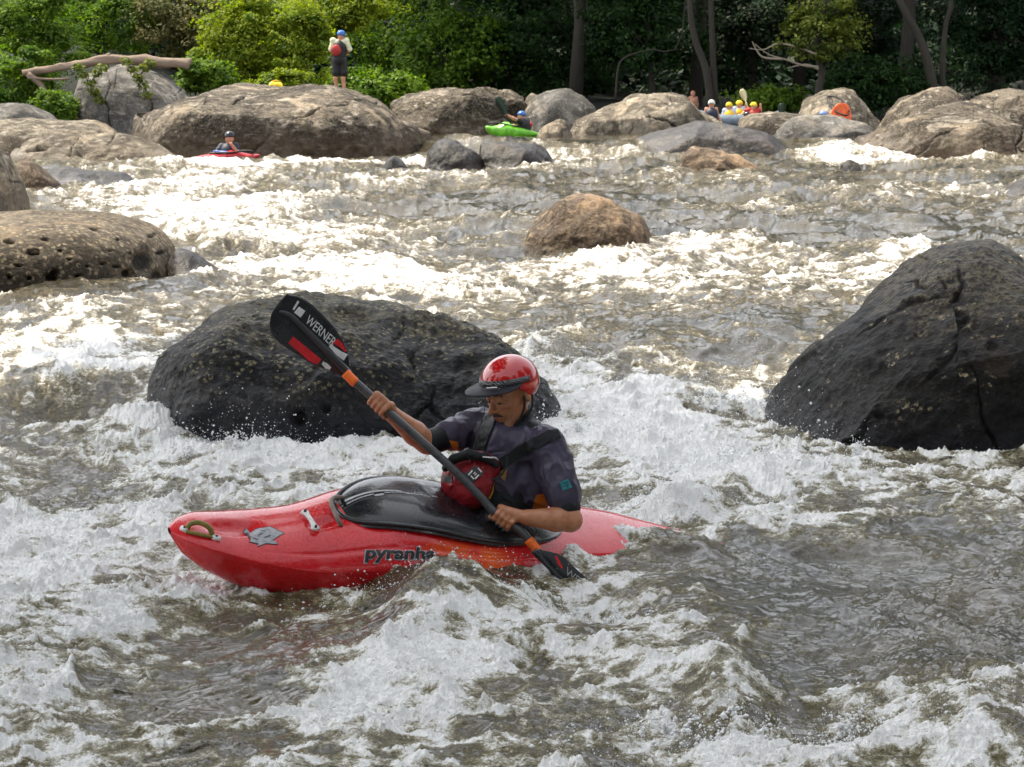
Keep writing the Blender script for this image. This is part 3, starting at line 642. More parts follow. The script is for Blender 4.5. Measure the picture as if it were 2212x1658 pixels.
# left thicket : (label, px,py,y, rx,rz, n clumps, clump r, leaves, mat)
TH_ = [
 ('leafy bright bush filling the top left corner above the slab', 60, 60, 75, 1.6, 1.3, 26, .45, 13000, 'mid', 1),
 ('dense shrub hanging around the left end of the fallen log', 40, 170, 72, .9, .7, 16, .33, 7000, 'mid', 2),
 ('low green bush between the greyish hump and the tall grey rock', 120, 235, 69.5, .55, .4, 12, .24, 4500, 'mid', 3),
 ('dark green shrub above the fallen log', 230, 40, 79, 1.5, 1.0, 22, .45, 9500, 'mid', 4),
 ('olive tinged bush with faded blossom right above the fallen log end', 400, 45, 78, 1.3, .95, 22, .42, 10000, 'olive', 5),
 ('yellow green shrub standing behind the huge boulder', 540, 90, 76, 1.25, 1.15, 26, .4, 13000, 'bright', 6),
 ('green bush in the notch between grey rock and huge boulder', 450, 165, 73, .7, .45, 14, .28, 5500, 'mid', 7),
 ('bright bush edge arching left of the standing man', 645, 110, 75, .7, 1.1, 20, .33, 9500, 'bright', 8),
 ('sunny bush with overhanging tip above the standing man', 740, 15, 79, 1.4, .6, 20, .36, 9000, 'bright', 9),
 ('low bright sprigs behind the yellow bag', 610, 175, 74, .7, .25, 12, .2, 4000, 'bright', 10)]
MM = dict(mid=L_mid, bright=L_bright, olive=L_olive, dark=L_dark, deep=L_deep, yel=L_yel)
for (lb, px, py, y, rx, rz, nc, rc, cnt, mt, sd_) in TH_:
    c = PP(px, py, y); gz = float(ground(c[0], y))
    tree('bush', 'bush', lb, (c[0], y, min(gz, c[2]-rz)), c, (rx*1.15, rx*.8, rz*1.15), int(nc*2.3), rc*.9, int(cnt*2.6), .105, MM[mt], sd_, trunk_r=.06, limbs=5)
# sprigs over the log
for i, (px, py) in enumerate(((385, 185), (205, 195))):
    pass
# middle distance and forest
FT = [
 ('tree', 'hazy green tree standing right of the standing man', 830, 70, 98, 2.2, 2.4, 30, .7, 10000, 'mid', 21, .24),
 ('tree', 'tree with light green boughs just left of the centre', 960, 100, 92, 1.8, 1.6, 26, .6, 9000, 'mid', 22, .22),
 ('bush', 'small bush at the foot of the trees right of the standing man', 800, 190, 84, 1.4, .55, 16, .35, 6000, 'mid', 23, .05),
 ('tree', 'dark tree behind the square topped rock wall', 1090, 70, 93, 2.3, 2.2, 32, .7, 12000, 'dark', 24, .3),
 ('tree', 'dark tree with spreading boughs above the grey dome', 1240, 40, 96, 2.6, 2.2, 34, .75, 12000, 'dark', 25, .3),
 ('tree', 'dark tree with pale tipped boughs left of the twin trunks', 1400, 50, 90, 1.9, 1.4, 24, .6, 9000, 'dark', 26, .26),
 ('bush', 'low green bush right behind the rafters', 1660, 215, 85, 1.1, .4, 12, .3, 4500, 'mid', 27, .04),
 ('bush', 'green undergrowth between the twig tree and the leaning trunks', 1890, 180, 84, 1.5, .8, 20, .4, 6500, 'dark', 28, .05),
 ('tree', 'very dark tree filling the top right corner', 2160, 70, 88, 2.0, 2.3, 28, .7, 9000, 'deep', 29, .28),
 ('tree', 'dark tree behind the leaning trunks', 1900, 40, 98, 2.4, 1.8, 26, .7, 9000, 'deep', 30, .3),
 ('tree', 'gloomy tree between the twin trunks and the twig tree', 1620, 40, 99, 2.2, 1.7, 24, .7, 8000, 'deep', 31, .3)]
for (nm, lb, px, py, y, rx, rz, nc, rc, cnt, mt, sd_, tr_) in FT:
    tr_ *= .5
    c = PP(px, py, y); gz = float(ground(c[0], y))
    tree(nm, nm, lb, (c[0]+.2, y+.2, gz), c, (rx*1.1, rx*.9, rz*1.1), int(nc*1.8), rc*.85, int(cnt*1.9), .16, MM[mt], sd_, trunk_r=tr_, limbs=6)
# the small twig tree with yellow green clumps
y = 82
cl = [(1705, 108), (1725, 95), (1745, 80), (1765, 68), (1790, 55), (1815, 85), (1835, 70), (1775, 35), (1800, 100), (1850, 95), (1730, 118), (1690, 100), (1780, 120), (1860, 60), (1820, 40)]
trp = [PP(1772, 215, y), PP(1768, 195, y), PP(1775, 165, y), PP(1768, 130, y), PP(1762, 90, y), PP(1780, 40, y), PP(1785, -40, y)]
tt = tree('tree', 'tree', 'slender tree with yellow green leaf clumps and bare twigs above the craggy tan rock', PP(1772, 215, y), PP(1780, 60, y), (1.25, .8, .95), 26, .3, 9000, .13, L_yel, 41, trunk_r=.13, trunk=trp, extra=[PP(a, b, y-.3)+(.27,) for a, b in cl], limbs=6)
tw = []
for path in (((1768, 145), (1735, 142), (1700, 130), (1660, 118), (1630, 95)), ((1768, 120), (1720, 102), (1680, 95), (1650, 108), (1618, 105)), ((1690, 128), (1650, 125), (1635, 110), (1625, 90)), ((1768, 150), (1740, 140), (1700, 148))):
    tw.append(tube(catmull([PP(a, b, y-.4) for a, b in path], 12), np.linspace(.045, .012, 12), 5))
V, F = join_np(tw); n = NT('bare_twig'); n.pbr(n.mix(n.noise(20, 3, .6, n.pos()), (.16, .13, .1), (.34, .29, .22)), .9); M_twig = n.m
link('branch', mesh_np('branch', V, F), M_twig, tt)
# bare trunks with high crowns : shade the wood below
def tall(label, path, r, y, crown_z, seed, R3=(4.2, 4, 2.6), mat=L_deep, bark=M_bark, extra_paths=(), cnt=7000):
    base = PP(*path[0], y); o = empty('tree', base); tag(o, label, 'tree')
    pts = [PP(a, b, y) for a, b in path]; top = np.array(pts[-1]); c = [top[0]+(top[0]-pts[-2][0])*.5, y+2, crown_z]
    pts = pts+[list((top+np.array(c))/2), c]
    parts = [tube(catmull(pts, 20), np.linspace(r, r*.45, 20), 10)]
    for ep, er in extra_paths: parts.append(tube(catmull([PP(a, b, y+.15) for a, b in ep], 14), np.linspace(er, er*.6, 14), 8))
    V, F = join_np(parts); link('trunk', mesh_np('trunk', V, F), bark, o)
    cs, rs = clumps(c, R3, 40, 1.1, seed); V, F = leaves(cs, rs, cnt, .42, seed); link('crown', mesh_np('crown', V, F), mat, o, smooth=False)
    return o
tall('pair of thick straight trunks rising from shade behind the rafters', [(1535, 225), (1525, 150), (1500, 80), (1488, -10)], .13, 84, 9, 51, extra_paths=[([(1545, 225), (1540, 120), (1535, 0), (1530, -60)], .11)])
tall('leaning grey trunk right of the yellow green tree', [(2018, 210), (2008, 150), (1985, 80), (1940, -10)], .16, 83, 8.5, 52)
tall('straight dark trunk close beside the leaning grey trunk', [(2038, 210), (2036, 150), (2042, 60), (2055, -10)], .10, 83.5, 10, 53)
tall('thin dead trunk with forked twigs in the shade left of the twin trunks', [(1330, 215), (1335, 150), (1350, 125), (1400, 108), (1470, 90)], .035, 86, 10, 54, mat=L_deep, bark=M_bark)
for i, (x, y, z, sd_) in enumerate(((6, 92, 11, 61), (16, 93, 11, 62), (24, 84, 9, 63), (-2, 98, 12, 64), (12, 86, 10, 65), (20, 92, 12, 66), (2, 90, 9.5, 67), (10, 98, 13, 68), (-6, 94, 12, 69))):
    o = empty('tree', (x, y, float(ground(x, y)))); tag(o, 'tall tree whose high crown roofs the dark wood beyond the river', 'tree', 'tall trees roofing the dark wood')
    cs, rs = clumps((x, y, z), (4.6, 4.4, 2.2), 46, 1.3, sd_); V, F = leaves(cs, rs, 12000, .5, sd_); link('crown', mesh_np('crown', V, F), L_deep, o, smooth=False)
    V, F = tube([(x, y, float(ground(x, y))-.3), (x+.2, y, 4), (x, y, z)], [.25, .2, .12], 8); link('trunk', mesh_np('trunk', V, F), M_bark, o)
# far wood, one mass
q = np.random.default_rng(77); cs = []; rs = []
for _ in range(520):
    y = q.uniform(99, 128); x = q.uniform(-32, 34); g = float(ground(x, y)); cs.append([x, y, g+q.uniform(0, 5.5)]); rs.append(q.uniform(.9, 1.7))
cs2 = []; rs2 = []
for _ in range(900):
    y = q.uniform(104, 195); x = q.uniform(-85, 85); g = float(ground(x, y)); cs2.append([x, y, g+q.uniform(.5, 4)]); rs2.append(q.uniform(1.8, 3.4))
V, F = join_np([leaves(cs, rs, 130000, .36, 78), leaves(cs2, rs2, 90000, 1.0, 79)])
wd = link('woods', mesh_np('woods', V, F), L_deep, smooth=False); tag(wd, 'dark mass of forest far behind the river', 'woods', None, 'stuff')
# overhanging tree above the near bank, out of the picture, throws the shade on the foreground
for i, (bx, by, cx, cy, cz, R3, sd_) in enumerate(((-11, 11, -4.7, 11, 9.2, (5, 3.8, 1.0), 91), (-10.5, 20, -4.8, 18.4, 9.6, (5, 3.2, 1.0), 92), (-11.5, 15, -4.7, 14.8, 9.9, (5, 3, .9), 93))):
    o = empty('tree', (bx, by, float(ground(bx, by)))); tag(o, 'tall bank tree whose boughs reach out over the near water', 'tree', 'bank trees overhanging the near water')
    cs, rs = clumps((cx, cy, cz), R3, 80, .85, sd_); V, F = leaves(cs, rs, 17000, .36, sd_); link('crown', mesh_np('crown', V, F), L_mid, o, smooth=False)
    prt = [tube(catmull([(bx, by, float(ground(bx, by))-.3), (bx+.3, by, 4), (bx+2, by-.3, 7.5), (cx, cy, cz)], 14), np.linspace(.32, .1, 14), 10)]
    for k in range(8):
        e = cs[k*6]; prt.append(tube(catmull([(bx+2, by-.3, 7.5), ((bx+2+e[0])/2, (by+e[1])/2, 8.3), e], 6), np.linspace(.12, .03, 6), 5))
    V, F = join_np(prt); link('trunk', mesh_np('trunk', V, F), M_bark, o)
# unseen trees added behind and beside the viewpoint, blocking sky light from that side
for i, (x, y, rx, z) in enumerate(((-12, -5, 5, 7), (-4, -8, 5.5, 8), (4, -8.5, 5.5, 7.5), (11, -4, 5, 7), (13, 5, 4.5, 7), (14.5, 14, 4.5, 7.5), (-15.5, 3, 4.5, 7), (-1, -14, 6, 13))):
    o = empty('tree', (x, y, -1)); tag(o, 'unseen broad leafy tree added behind the viewpoint to block sky light', 'tree', 'unseen trees added round the viewpoint to block sky light')
    cs, rs = clumps((x, y, z), (rx, 3.5, 6.5), 60, 1.5, 300+i); V, F = leaves(cs, rs, 9000, .6, 300+i); link('crown', mesh_np('crown', V, F), L_dark, o, smooth=False)
    V, F = tube([(x, y, -1.3), (x+.2, y, 4), (x, y, z+2)], [.4, .3, .12], 8); link('trunk', mesh_np('trunk', V, F), M_bark, o)
# fallen log
y = 71.2
lg = empty('fallen_log', PP(230, 140, y)); tag(lg, 'bleached fallen log lying across the top of the tall grey rock', 'log')
pts = [PP(a, b, y) for a, b in ((50, 158), (110, 150), (165, 141), (230, 130), (300, 131), (360, 137), (400, 138), (412, 141))]
V, F = tube(catmull(pts, 26), np.r_[np.linspace(.08, .12, 10), np.linspace(.13, .14, 12), [.15, .16, .12, .06]], 14)
V = V+.05*np.stack([n3(V[:, 0]*2.5, V[:, 1]*6, V[:, 2]*6, s) for s in (1, 2, 3)], 1)+.02*np.stack([n3(V[:, 0]*9, V[:, 1]*14, V[:, 2]*14, s) for s in (4, 5, 6)], 1)
link('trunk', mesh_np('log_trunk', V, F), M_log, lg)
prt = [tube(catmull([PP(a, b, y-.1) for a, b in ((60, 160), (85, 180), (100, 205), (108, 220))], 8), np.linspace(.09, .05, 8), 7),
       tube(catmull([PP(a, b, y-.15) for a, b in ((60, 168), (110, 172), (150, 170))], 8), np.linspace(.04, .03, 8), 6),
       tube(catmull([PP(a, b, y) for a, b in ((225, 128), (232, 121), (238, 118))], 5), np.linspace(.08, .05, 5), 7)]
for V, F in prt: link('branch_stub', mesh_np('branch_stub', V, F), M_log, lg)
for (px, py, lb, sd_) in ((385-85, 168, 'yellow green sprig growing over the fallen log onto the grey rock', 81), (160+35, 180, 'leafy sprig hanging at the left face of the tall grey rock', 82)):
    c = PP(px, py, 69.2); o = empty('sprig', c); tag(o, lb, 'plant')
    cs = [[c[0]+dx, 69.2, c[2]+dz] for dx, dz in ((0, 0), (-.15, .2), (.15, .25), (.1, -.2), (.22, -.42), (-.3, .4), (.3, .38))]
    V, F = leaves(cs, [.15]*7, 420, .13, sd_); link('foliage', mesh_np('foliage', V, F), L_yel, o, smooth=False)
    prt = [tube([(c[0], 69.2, c[2]-.3), (c[0], 69.2, c[2]), tuple(e)], [.014, .01, .006], 5) for e in cs[1:]]
    V, F = join_np(prt); link('stem', mesh_np('stem', V, F), M_bark, o)
# ------------------------------------------------------------------ the red kayak
PSI, ROLL, PITCH, KL, KS = R(25), R(24), R(0.5), 2.7, .58
f0 = Vector((-math.cos(PSI), -math.sin(PSI), 0)); l0 = Vector((math.sin(PSI), -math.cos(PSI), 0)); u0 = Vector((0, 0, 1))
fK = (f0*math.cos(PITCH)+u0*math.sin(PITCH)); uK = (u0*math.cos(PITCH)-f0*math.sin(PITCH))
lK = l0*math.cos(ROLL)-uK*math.sin(ROLL); uK = uK*math.cos(ROLL)+l0*math.sin(ROLL)
KO = Vector((-.035, 12.05, .03))
KM = Matrix((( fK.x, lK.x, uK.x, KO.x), (fK.y, lK.y, uK.y, KO.y), (fK.z, lK.z, uK.z, KO.z), (0, 0, 0, 1)))
ks = [0, .02, .05, .12, .22, .33, .40, .5, .65, .8, .92, 1]
kw = [.02, .09, .145, .20, .245, .315, .33, .325, .30, .22, .11, .02]
kg = [.25, .25, .24, .195, .15, .185, .165, .125, .11, .06, .01, -.03]
kd = [.255, .27, .275, .25, .27, .345, .33, .25, .175, .105, .02, -.03]
kb = [.235, .15, .09, -.01, -.075, -.10, -.11, -.11, -.09, -.05, -.06, -.07]
def ki(tab, s):
    from_ = np.asarray(s, float); xs = np.linspace(0, 1, 401); yv = np.interp(xs, ks, tab); k = np.hanning(41 if tab is not kw else 21); k /= k.sum(); n_ = len(k)//2
    sm = np.convolve(np.pad(yv, n_, 'edge'), k, 'valid'); e = np.clip(np.minimum(xs, 1-xs)/.05, 0, 1); sm = sm*e+yv*(1-e)
    return np.interp(from_, xs, sm)
def zdeck(x, y):
    s = np.clip(KS-np.asarray(x)/KL, 0, 1); w_ = ki(kw, s); q = np.clip(1-(np.abs(y)/w_)**2.4, 0, 1)
    return ki(kg, s)+(ki(kd, s)-ki(kg, s))*q**.8
def kayak_mesh(L=KL, ns=200, nt=96, extra=True):
    s = np.linspace(0, 1, ns)**1.0; s = .5-.5*np.cos(math.pi*s)*1.0; s = .35*s+.65*np.linspace(0, 1, ns)
    t = np.linspace(0, 2*math.pi, nt, endpoint=False)
    w_, g_, d_, b_ = (ki(k, s)[:, None] for k in (kw, kg, kd, kb))
    c, sn = np.cos(t)[None, :], np.sin(t)[None, :]
    ex = np.where(sn >= 0, .9, .62); ey = np.where(sn >= 0, .9, .75)
    Y = w_*np.sign(c)*np.abs(c)**ey
    up = g_+(d_-g_)*(np.clip(1-(np.abs(Y)/w_)**2.4, 0, 1))**.8
    dn = g_+(b_-g_)*np.abs(sn)**ex
    Z = np.where(sn >= 0, up, dn); X = np.repeat((KS-s)[:, None]*L, nt, 1)
    # crease line along the deck edge, recesses
    Z = Z-np.where((sn >= 0), .007*np.exp(-((np.abs(Y)/w_-.80)/.022)**2)*np.clip((s[:, None]-.12)/.1, 0, 1), 0)
    if extra:
        rec = .030*np.exp(-(((X-1.30)/.11)**2+((Y-.02)/.05)**2)**2)+.022*np.exp(-(((X-.90)/.07)**2+((Y-.06)/.03)**2)**2)
        rec = rec+.02*np.exp(-(((X-.70)/.1)**2+((Y+.03)/.2)**2)**3)
        Z = Z-np.where(sn > 0, rec, 0)
    return np.stack([X, Y, Z], -1).reshape(-1, 3), ns, nt
V, ns_, nt_ = kayak_mesh(nt=168)
# dense enough in t: build faces closed in t
def hull_faces(ns, nt):
    i = np.arange(ns-1)[:, None]; j = np.arange(nt)[None, :]; j2 = (j+1) % nt
    return np.stack([i*nt+j, i*nt+j2, (i+1)*nt+j2, (i+1)*nt+j], -1).reshape(-1, 4)
n = NT('red_kayak_plastic'); oc = n.coord('Object'); sp = n.n('ShaderNodeSeparateXYZ', ins={0: oc})
fx = n.math('MULTIPLY', n.map(sp.outputs[0], .60, .35), n.map(sp.outputs[0], .02, .25)); side = n.map(sp.outputs[2], .17, .12); yy_ = n.map(sp.outputs[1], .2, .26)
org = n.math('MULTIPLY', n.math('MULTIPLY', fx, yy_), n.map(n.noise(5, 3, .6, oc), .2, .6))
c = n.mix(n.map(n.noise(3, 4, .6, oc), .3, .7), (.60, .006, .012), (.72, .014, .022)); c = n.mix(org, c, (.85, .13, .008))
sc1 = n.map(n.noise(60, 5, .8, n.coord('Object', (1, 8, 8)), 1.0), .60, .68); c = n.mix(n.math('MULTIPLY', sc1, .3), c, (.75, .25, .22))
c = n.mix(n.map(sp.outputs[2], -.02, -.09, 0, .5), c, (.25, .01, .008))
pr = n.pbr(c, n.map(n.noise(14, 4, .6, oc), .35, .65, .12, .30), Coat_Weight=.4, Coat_Roughness=.06)
dr = n.map(n.noise(150, 2, .5, oc), .56, .66)
n.set(pr.inputs['Normal'], n.bump(n.math('ADD', n.math('MULTIPLY', dr, .25), n.noise(9, 4, .6, oc)), .004, 1.0)); M_kay = n.m
kay = empty('kayak', (0, 0, 0)); kay.matrix_world = KM; kay.matrix_basis = KM
tag(kay, 'red whitewater kayak with black spray deck carrying the foreground paddler', 'kayak')
def klink(name, V, F, mat, smooth=True, parent=kay):
    me = mesh_np(name, V, F); me.materials.append(mat); o = bpy.data.objects.new(name, me); COL.objects.link(o); o.parent = parent
    if smooth: me.polygons.foreach_set('use_smooth', np.ones(len(me.polygons), bool))
    return o
HV, HF = V, hull_faces(ns_, nt_)
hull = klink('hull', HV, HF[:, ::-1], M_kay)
def k2w(V): A = np.array(KM); return V@A[:3, :3].T+A[:3, 3]
M_neo = simple('wet_black_neoprene', (.012, .013, .016), .22, .3, 25, .002, Coat_Weight=.5, Coat_Roughness=.12)
M_blk = simple('black_webbing', (.012, .012, .013), .6, .3, 60, .001)
M_whp = simple('white_plastic', (.75, .75, .74), .3, .05, 30, 0)
M_rim = simple('grey_brown_rim', (.22, .18, .15), .5, .2, 30, .001)
M_olive = simple('olive_strap', (.22, .17, .03), .6, .2, 60, .001)
def px_ray(px, py):
    d = (P(px, py, 20.0)-cam.location); return Vector((0, 0, HC)), d.normalized()
def bvh_of(objs):
    vs, fs, n_ = [], [], 0
    bpy.context.view_layer.update()
    for o in objs:
        m = o.matrix_world; vs += [m@v.co for v in o.data.vertices]; fs += [[i+n_ for i in p.vertices] for p in o.data.polygons]; n_ = len(vs)
    return BVHTree.FromPolygons(vs, fs)
# spray deck
cx_, a_, b_ = .305, .545, .228
r = np.linspace(0, 1, 40); th = np.linspace(0, 2*math.pi, 90, endpoint=False)
RR, T2 = np.meshgrid(r, th, indexing='ij')
X = cx_+a_*RR*np.sign(np.cos(T2))*np.abs(np.cos(T2))**.85; Y = b_*RR*np.sign(np.sin(T2))*np.abs(np.sin(T2))**.85
Z = zdeck(X, Y*.55)+.022*(1-RR**6)+.010
Z = Z-.03*RR**8
dd = np.hypot(X-.0, Y); Z = Z+.03*np.exp(-(dd/.2)**4)
Z = Z+.004*n2(X*9, Y*9, 3)*(1-RR)+.006*np.clip(1-3*np.abs(n2(X*13+1.2*n2(X*5, Y*6, 9), Y*8, 12)), 0, 1)*np.exp(-((X-.16)/.22)**2)*(1-RR**3)+.003*(1-np.abs(n2(X*20, Y*12, 5)))*np.exp(-((X-.3)/.12)**2)
Vs = np.stack([X, Y, Z], -1).reshape(-1, 3)
sk = klink('spray_skirt', Vs, grid_faces(40, 90)[:, ::-1], M_neo)
i = np.arange(39)[:, None]; F2 = np.stack([i*90+89, i*90+0, (i+1)*90+0, (i+1)*90+89], -1).reshape(-1, 4)
sk.data.clear_geometry(); me = mesh_np('spray_skirt', Vs, np.concatenate([grid_faces(40, 90), F2])); me.materials.append(M_neo); me.polygons.foreach_set('use_smooth', np.ones(len(me.polygons), bool)); sk.data = me
if me.polygons[1500].normal.z < 0: me.flip_normals()
ring = []
for t in np.linspace(0, 2*math.pi, 80):
    x = cx_+(a_-.014)*np.sign(math.cos(t))*abs(math.cos(t))**.85; y = (b_-.014)*np.sign(math.sin(t))*abs(math.sin(t))**.85
    ring.append((x, y, float(zdeck(x, y*.55))-.006))
V, F = tube(ring, .011, 10, cap=False); klink('cockpit_rim', V, F, M_neo)
kb0 = bvh_of([hull]); KI = KM.inverted()
def dpx(px, py, up=0):
    o_, d_ = px_ray(px, py); h_ = kb0.ray_cast(o_, d_, 60)[0]; l_ = KI@h_; return np.array([l_.x, l_.y, l_.z+up])
# grab loop of the skirt standing up at the front
lp = [dpx(737, 1136, .0), dpx(727, 1134, .03), dpx(716, 1118, .045), dpx(712, 1100, .04), dpx(722, 1088, .03), dpx(738, 1084, .02)]
V, F = tube(catmull(lp, 20), .0105, 9); klink('grab_loop', V, F, M_rim)
# deck handle: white dog bone on two screws
def deckpt(x, y, up=0): return np.array([x, y, float(zdeck(x, y))+up])
a = dpx(657, 1116, .020); b = dpx(680, 1150, .020); d = b-a; L_ = np.linalg.norm(d); d /= L_; s_ = np.cross(d, [0, 0, 1]); s_ /= np.linalg.norm(s_); u_ = np.cross(s_, d)
t = np.linspace(-.12, 1.12, 30); wd_ = .010+.011*(np.abs(2*t-1)**3).clip(0, 1.0); wd_[0] = wd_[-1] = .004; wd_[1] = wd_[-2] = .014
V = []
for k in range(30):
    for sx, sz in ((-1, -.6), (-.8, .6), (.8, .6), (1, -.6)): V.append(a+d*L_*t[k]+s_*wd_[k]*sx+u_*(.008*sz+.006*math.sin(math.pi*min(max(t[k], 0), 1))))
V = np.array(V); F = [(i*4+j, i*4+(j+1) % 4, (i+1)*4+(j+1) % 4, (i+1)*4+j) for i in range(29) for j in range(4)]+[(0, 1, 2, 3), (116, 119, 118, 117)]
hd = klink('deck_handle', V, np.array(F), M_whp)
for q in (a, b):
    V, F = tube([q+u_*.002, q+u_*.014], .006, 10); klink('screw', V, F, M_blk, parent=hd)
# bow grab loop
gl = [dpx(402, 1147, .0), dpx(410, 1146, .032), dpx(430, 1150, .045), dpx(450, 1156, .034), dpx(460, 1160, .0)]
V, F = tube(catmull(gl, 20), .011, 8); V[:, 2] += 0; klink('bow_strap', V, F, M_olive)
gl2 = [dpx(402, 1152, .008), dpx(430, 1160, .012), dpx(462, 1165, .008)]
V, F = tube(catmull(gl2, 12), .008, 8); klink('bow_strap', V, F, M_olive)
for xa, ya, xb, yb in ((391, 1143, 405, 1150), (458, 1163, 476, 1168)):
    V, F = tube([dpx(xa, ya, .005), dpx(xb, yb, .006)], .012, 8); o = klink('strap_anchor', V, F, M_whp)
    V, F = tube([dpx((xa+xb)/2, (ya+yb)/2, .006), dpx((xa+xb)/2, (ya+yb)/2, .020)], .006, 8); klink('screw', V, F, M_blk, parent=o)

# ------------------------------------------------------------------ marks laid on surfaces
def lay(name, bm, bvh, mat, parent, off=.002, cuts=2, thick=.0012):
    """bm: flat mesh whose x,y are photo positions; laid onto the surface seen there"""
    bmesh.ops.triangulate(bm, faces=bm.faces)
    for _ in range(cuts): bmesh.ops.subdivide_edges(bm, edges=bm.edges, cuts=1, use_grid_fill=True)
    bad = []
    for v in bm.verts:
        o, d = px_ray(v.co.x, v.co.y); h, nn, _, _ = bvh.ray_cast(o, d, 60)
        if h is None: bad.append(v); continue
        if nn.dot(d) > 0: nn = -nn
        v.co = h+nn*off
    bmesh.ops.delete(bm, geom=bad, context='VERTS')
    me = bpy.data.meshes.new(name); bm.to_mesh(me); bm.free(); me.materials.append(mat)
    o = bpy.data.objects.new(name, me); COL.objects.link(o); o.parent = parent
    bpy.context.view_layer.update()
    o.matrix_parent_inverse = parent.matrix_world.inverted()
    return o
def poly_bm(polys):
    bm = bmesh.new()
    for pl in polys: bm.faces.new([bm.verts.new((x, y, 0)) for x, y in pl])
    return bm
def text_bm(s, org, right, up, bold=0.0):
    cu = bpy.data.curves.new('t', 'FONT'); cu.body = s; cu.size = 1; cu.resolution_u = 3; cu.offset = bold
    o = bpy.data.objects.new('t', cu); COL.objects.link(o); bpy.context.view_layer.update()
    me = bpy.data.meshes.new_from_object(o.evaluated_get(bpy.context.evaluated_depsgraph_get()))
    bpy.data.objects.remove(o); bm = bmesh.new(); bm.from_mesh(me); bpy.data.meshes.remove(me); bpy.data.curves.remove(cu)
    mx = max(v.co.x for v in bm.verts); mn = min(v.co.x for v in bm.verts)
    for v in bm.verts:
        x = (v.co.x-mn)/(mx-mn); y = v.co.y/.70
        v.co = (org[0]+right[0]*x+up[0]*y, org[1]+right[1]*x+up[1]*y, 0)
    return bm
def grow(bm, k):
    pass
M_ink = simple('black_print', (.012, .012, .012), .4, .1, 30, 0)
M_greyp = simple('grey_print', (.33, .34, .36), .4, .25, 60, 0)
M_whpr = simple('white_print', (.72, .72, .72), .5, .08, 40, 0)
M_redp = simple('red_print', (.6, .01, .02), .4, .1, 30, 0)
kb_ = bvh_of([hull])
# hull lettering: grey halo then black letters
lay('lettering_edge', text_bm('pyranha', (786, 1207), (157, 3), (3, -27), .06), kb_, M_greyp, kay, .0015, 1)
lay('lettering', text_bm('pyranha', (789, 1206), (151, 3), (3, -25), .035), kb_, M_ink, kay, .003, 1)
# grey splash shaped emblem on the foredeck
def cp(cx, cy): return ((450+cx/2.4578)*.72, (1380+cy/2.4578)*.72)
em = [(690, 540), (715, 520), (735, 545), (760, 535), (790, 555), (785, 520), (815, 505), (850, 515), (880, 508), (905, 530), (900, 555), (935, 560), (975, 545), (960, 562), (920, 580), (895, 595), (940, 605), (930, 615), (860, 612), (830, 630), (790, 632), (800, 612), (770, 600), (725, 605), (750, 585), (715, 570)]
em = [(830+(x-830)*(1+.10*math.sin(i*2.7)), 570+(y-570)*(1.1+.16*math.sin(i*1.9))) for i, (x, y) in enumerate(em)]
em2 = [(830+(x-830)*1.05, 570+(y-570)*1.09) for x, y in em]
lay('emblem_edge', poly_bm([[cp(*q) for q in em2]]), kb_, M_ink, kay, .0015, 2)
lay('emblem', poly_bm([[cp(*q) for q in em]]), kb_, M_greyp, kay, .003, 2)
lay('emblem_lines', poly_bm([[cp(*q) for q in pl] for pl in ([(790, 560), (830, 545), (835, 550), (795, 566)], [(840, 575), (885, 560), (888, 566), (845, 582)], [(760, 580), (800, 590), (798, 596), (758, 586)], [(820, 525), (850, 530), (849, 535), (819, 531)], [(700, 545), (720, 545), (745, 575), (735, 578)])]), kb_, M_ink, kay, .0042, 1)

# ------------------------------------------------------------------ paddle
def c6(x, y): return ((780+x/3.768)*.72, (860+y/3.768)*.72)
yT, yB = 11.90, 11.66
def pad_y(px): return yT+(yB-yT)*(px-620)/(1300-620)
def pp(px, py, dy=0): return np.array(PP(px, py, pad_y(px)+dy))
pad = empty('paddle', pp(960, 1000)); tag(pad, 'black and grey whitewater paddle held by the foreground paddler', 'paddle')
M_shaft = simple('grey_carbon_shaft', (.06, .062, .066), .32, .2, 20, .0005)
M_blade = simple('dark_carbon_blade', (.014, .016, .022), .25, .2, 12, .001, Coat_Weight=.3)
M_tape = simple('orange_tape', (.95, .16, .01), .5, .1, 40, .001)
shp = [(752, 812), (790, 846), (826, 879), (900, 944), (980, 1015), (1040, 1075), (1062, 1101), (1100, 1130), (1128, 1150), (1142, 1168), (1152, 1184), (1172, 1206)]
sp_ = catmull([pp(*q) for q in shp], 60); V, F = tube(sp_, .0185, 16)
link('shaft', mesh_np('shaft', V, F), M_shaft, pad)
for a, b in (((746, 806), (769, 829)), ((1141, 1166), (1162, 1192))):
    A, B = pp(*a), pp(*b); V, F = tube([A+(B-A)*t for t in np.linspace(0, 1, 8)], [.0213, .0225, .0215, .0222, .0212, .0225, .0215, .0208], 16); link('orange_tape', mesh_np('tape', V, F), M_tape, pad)
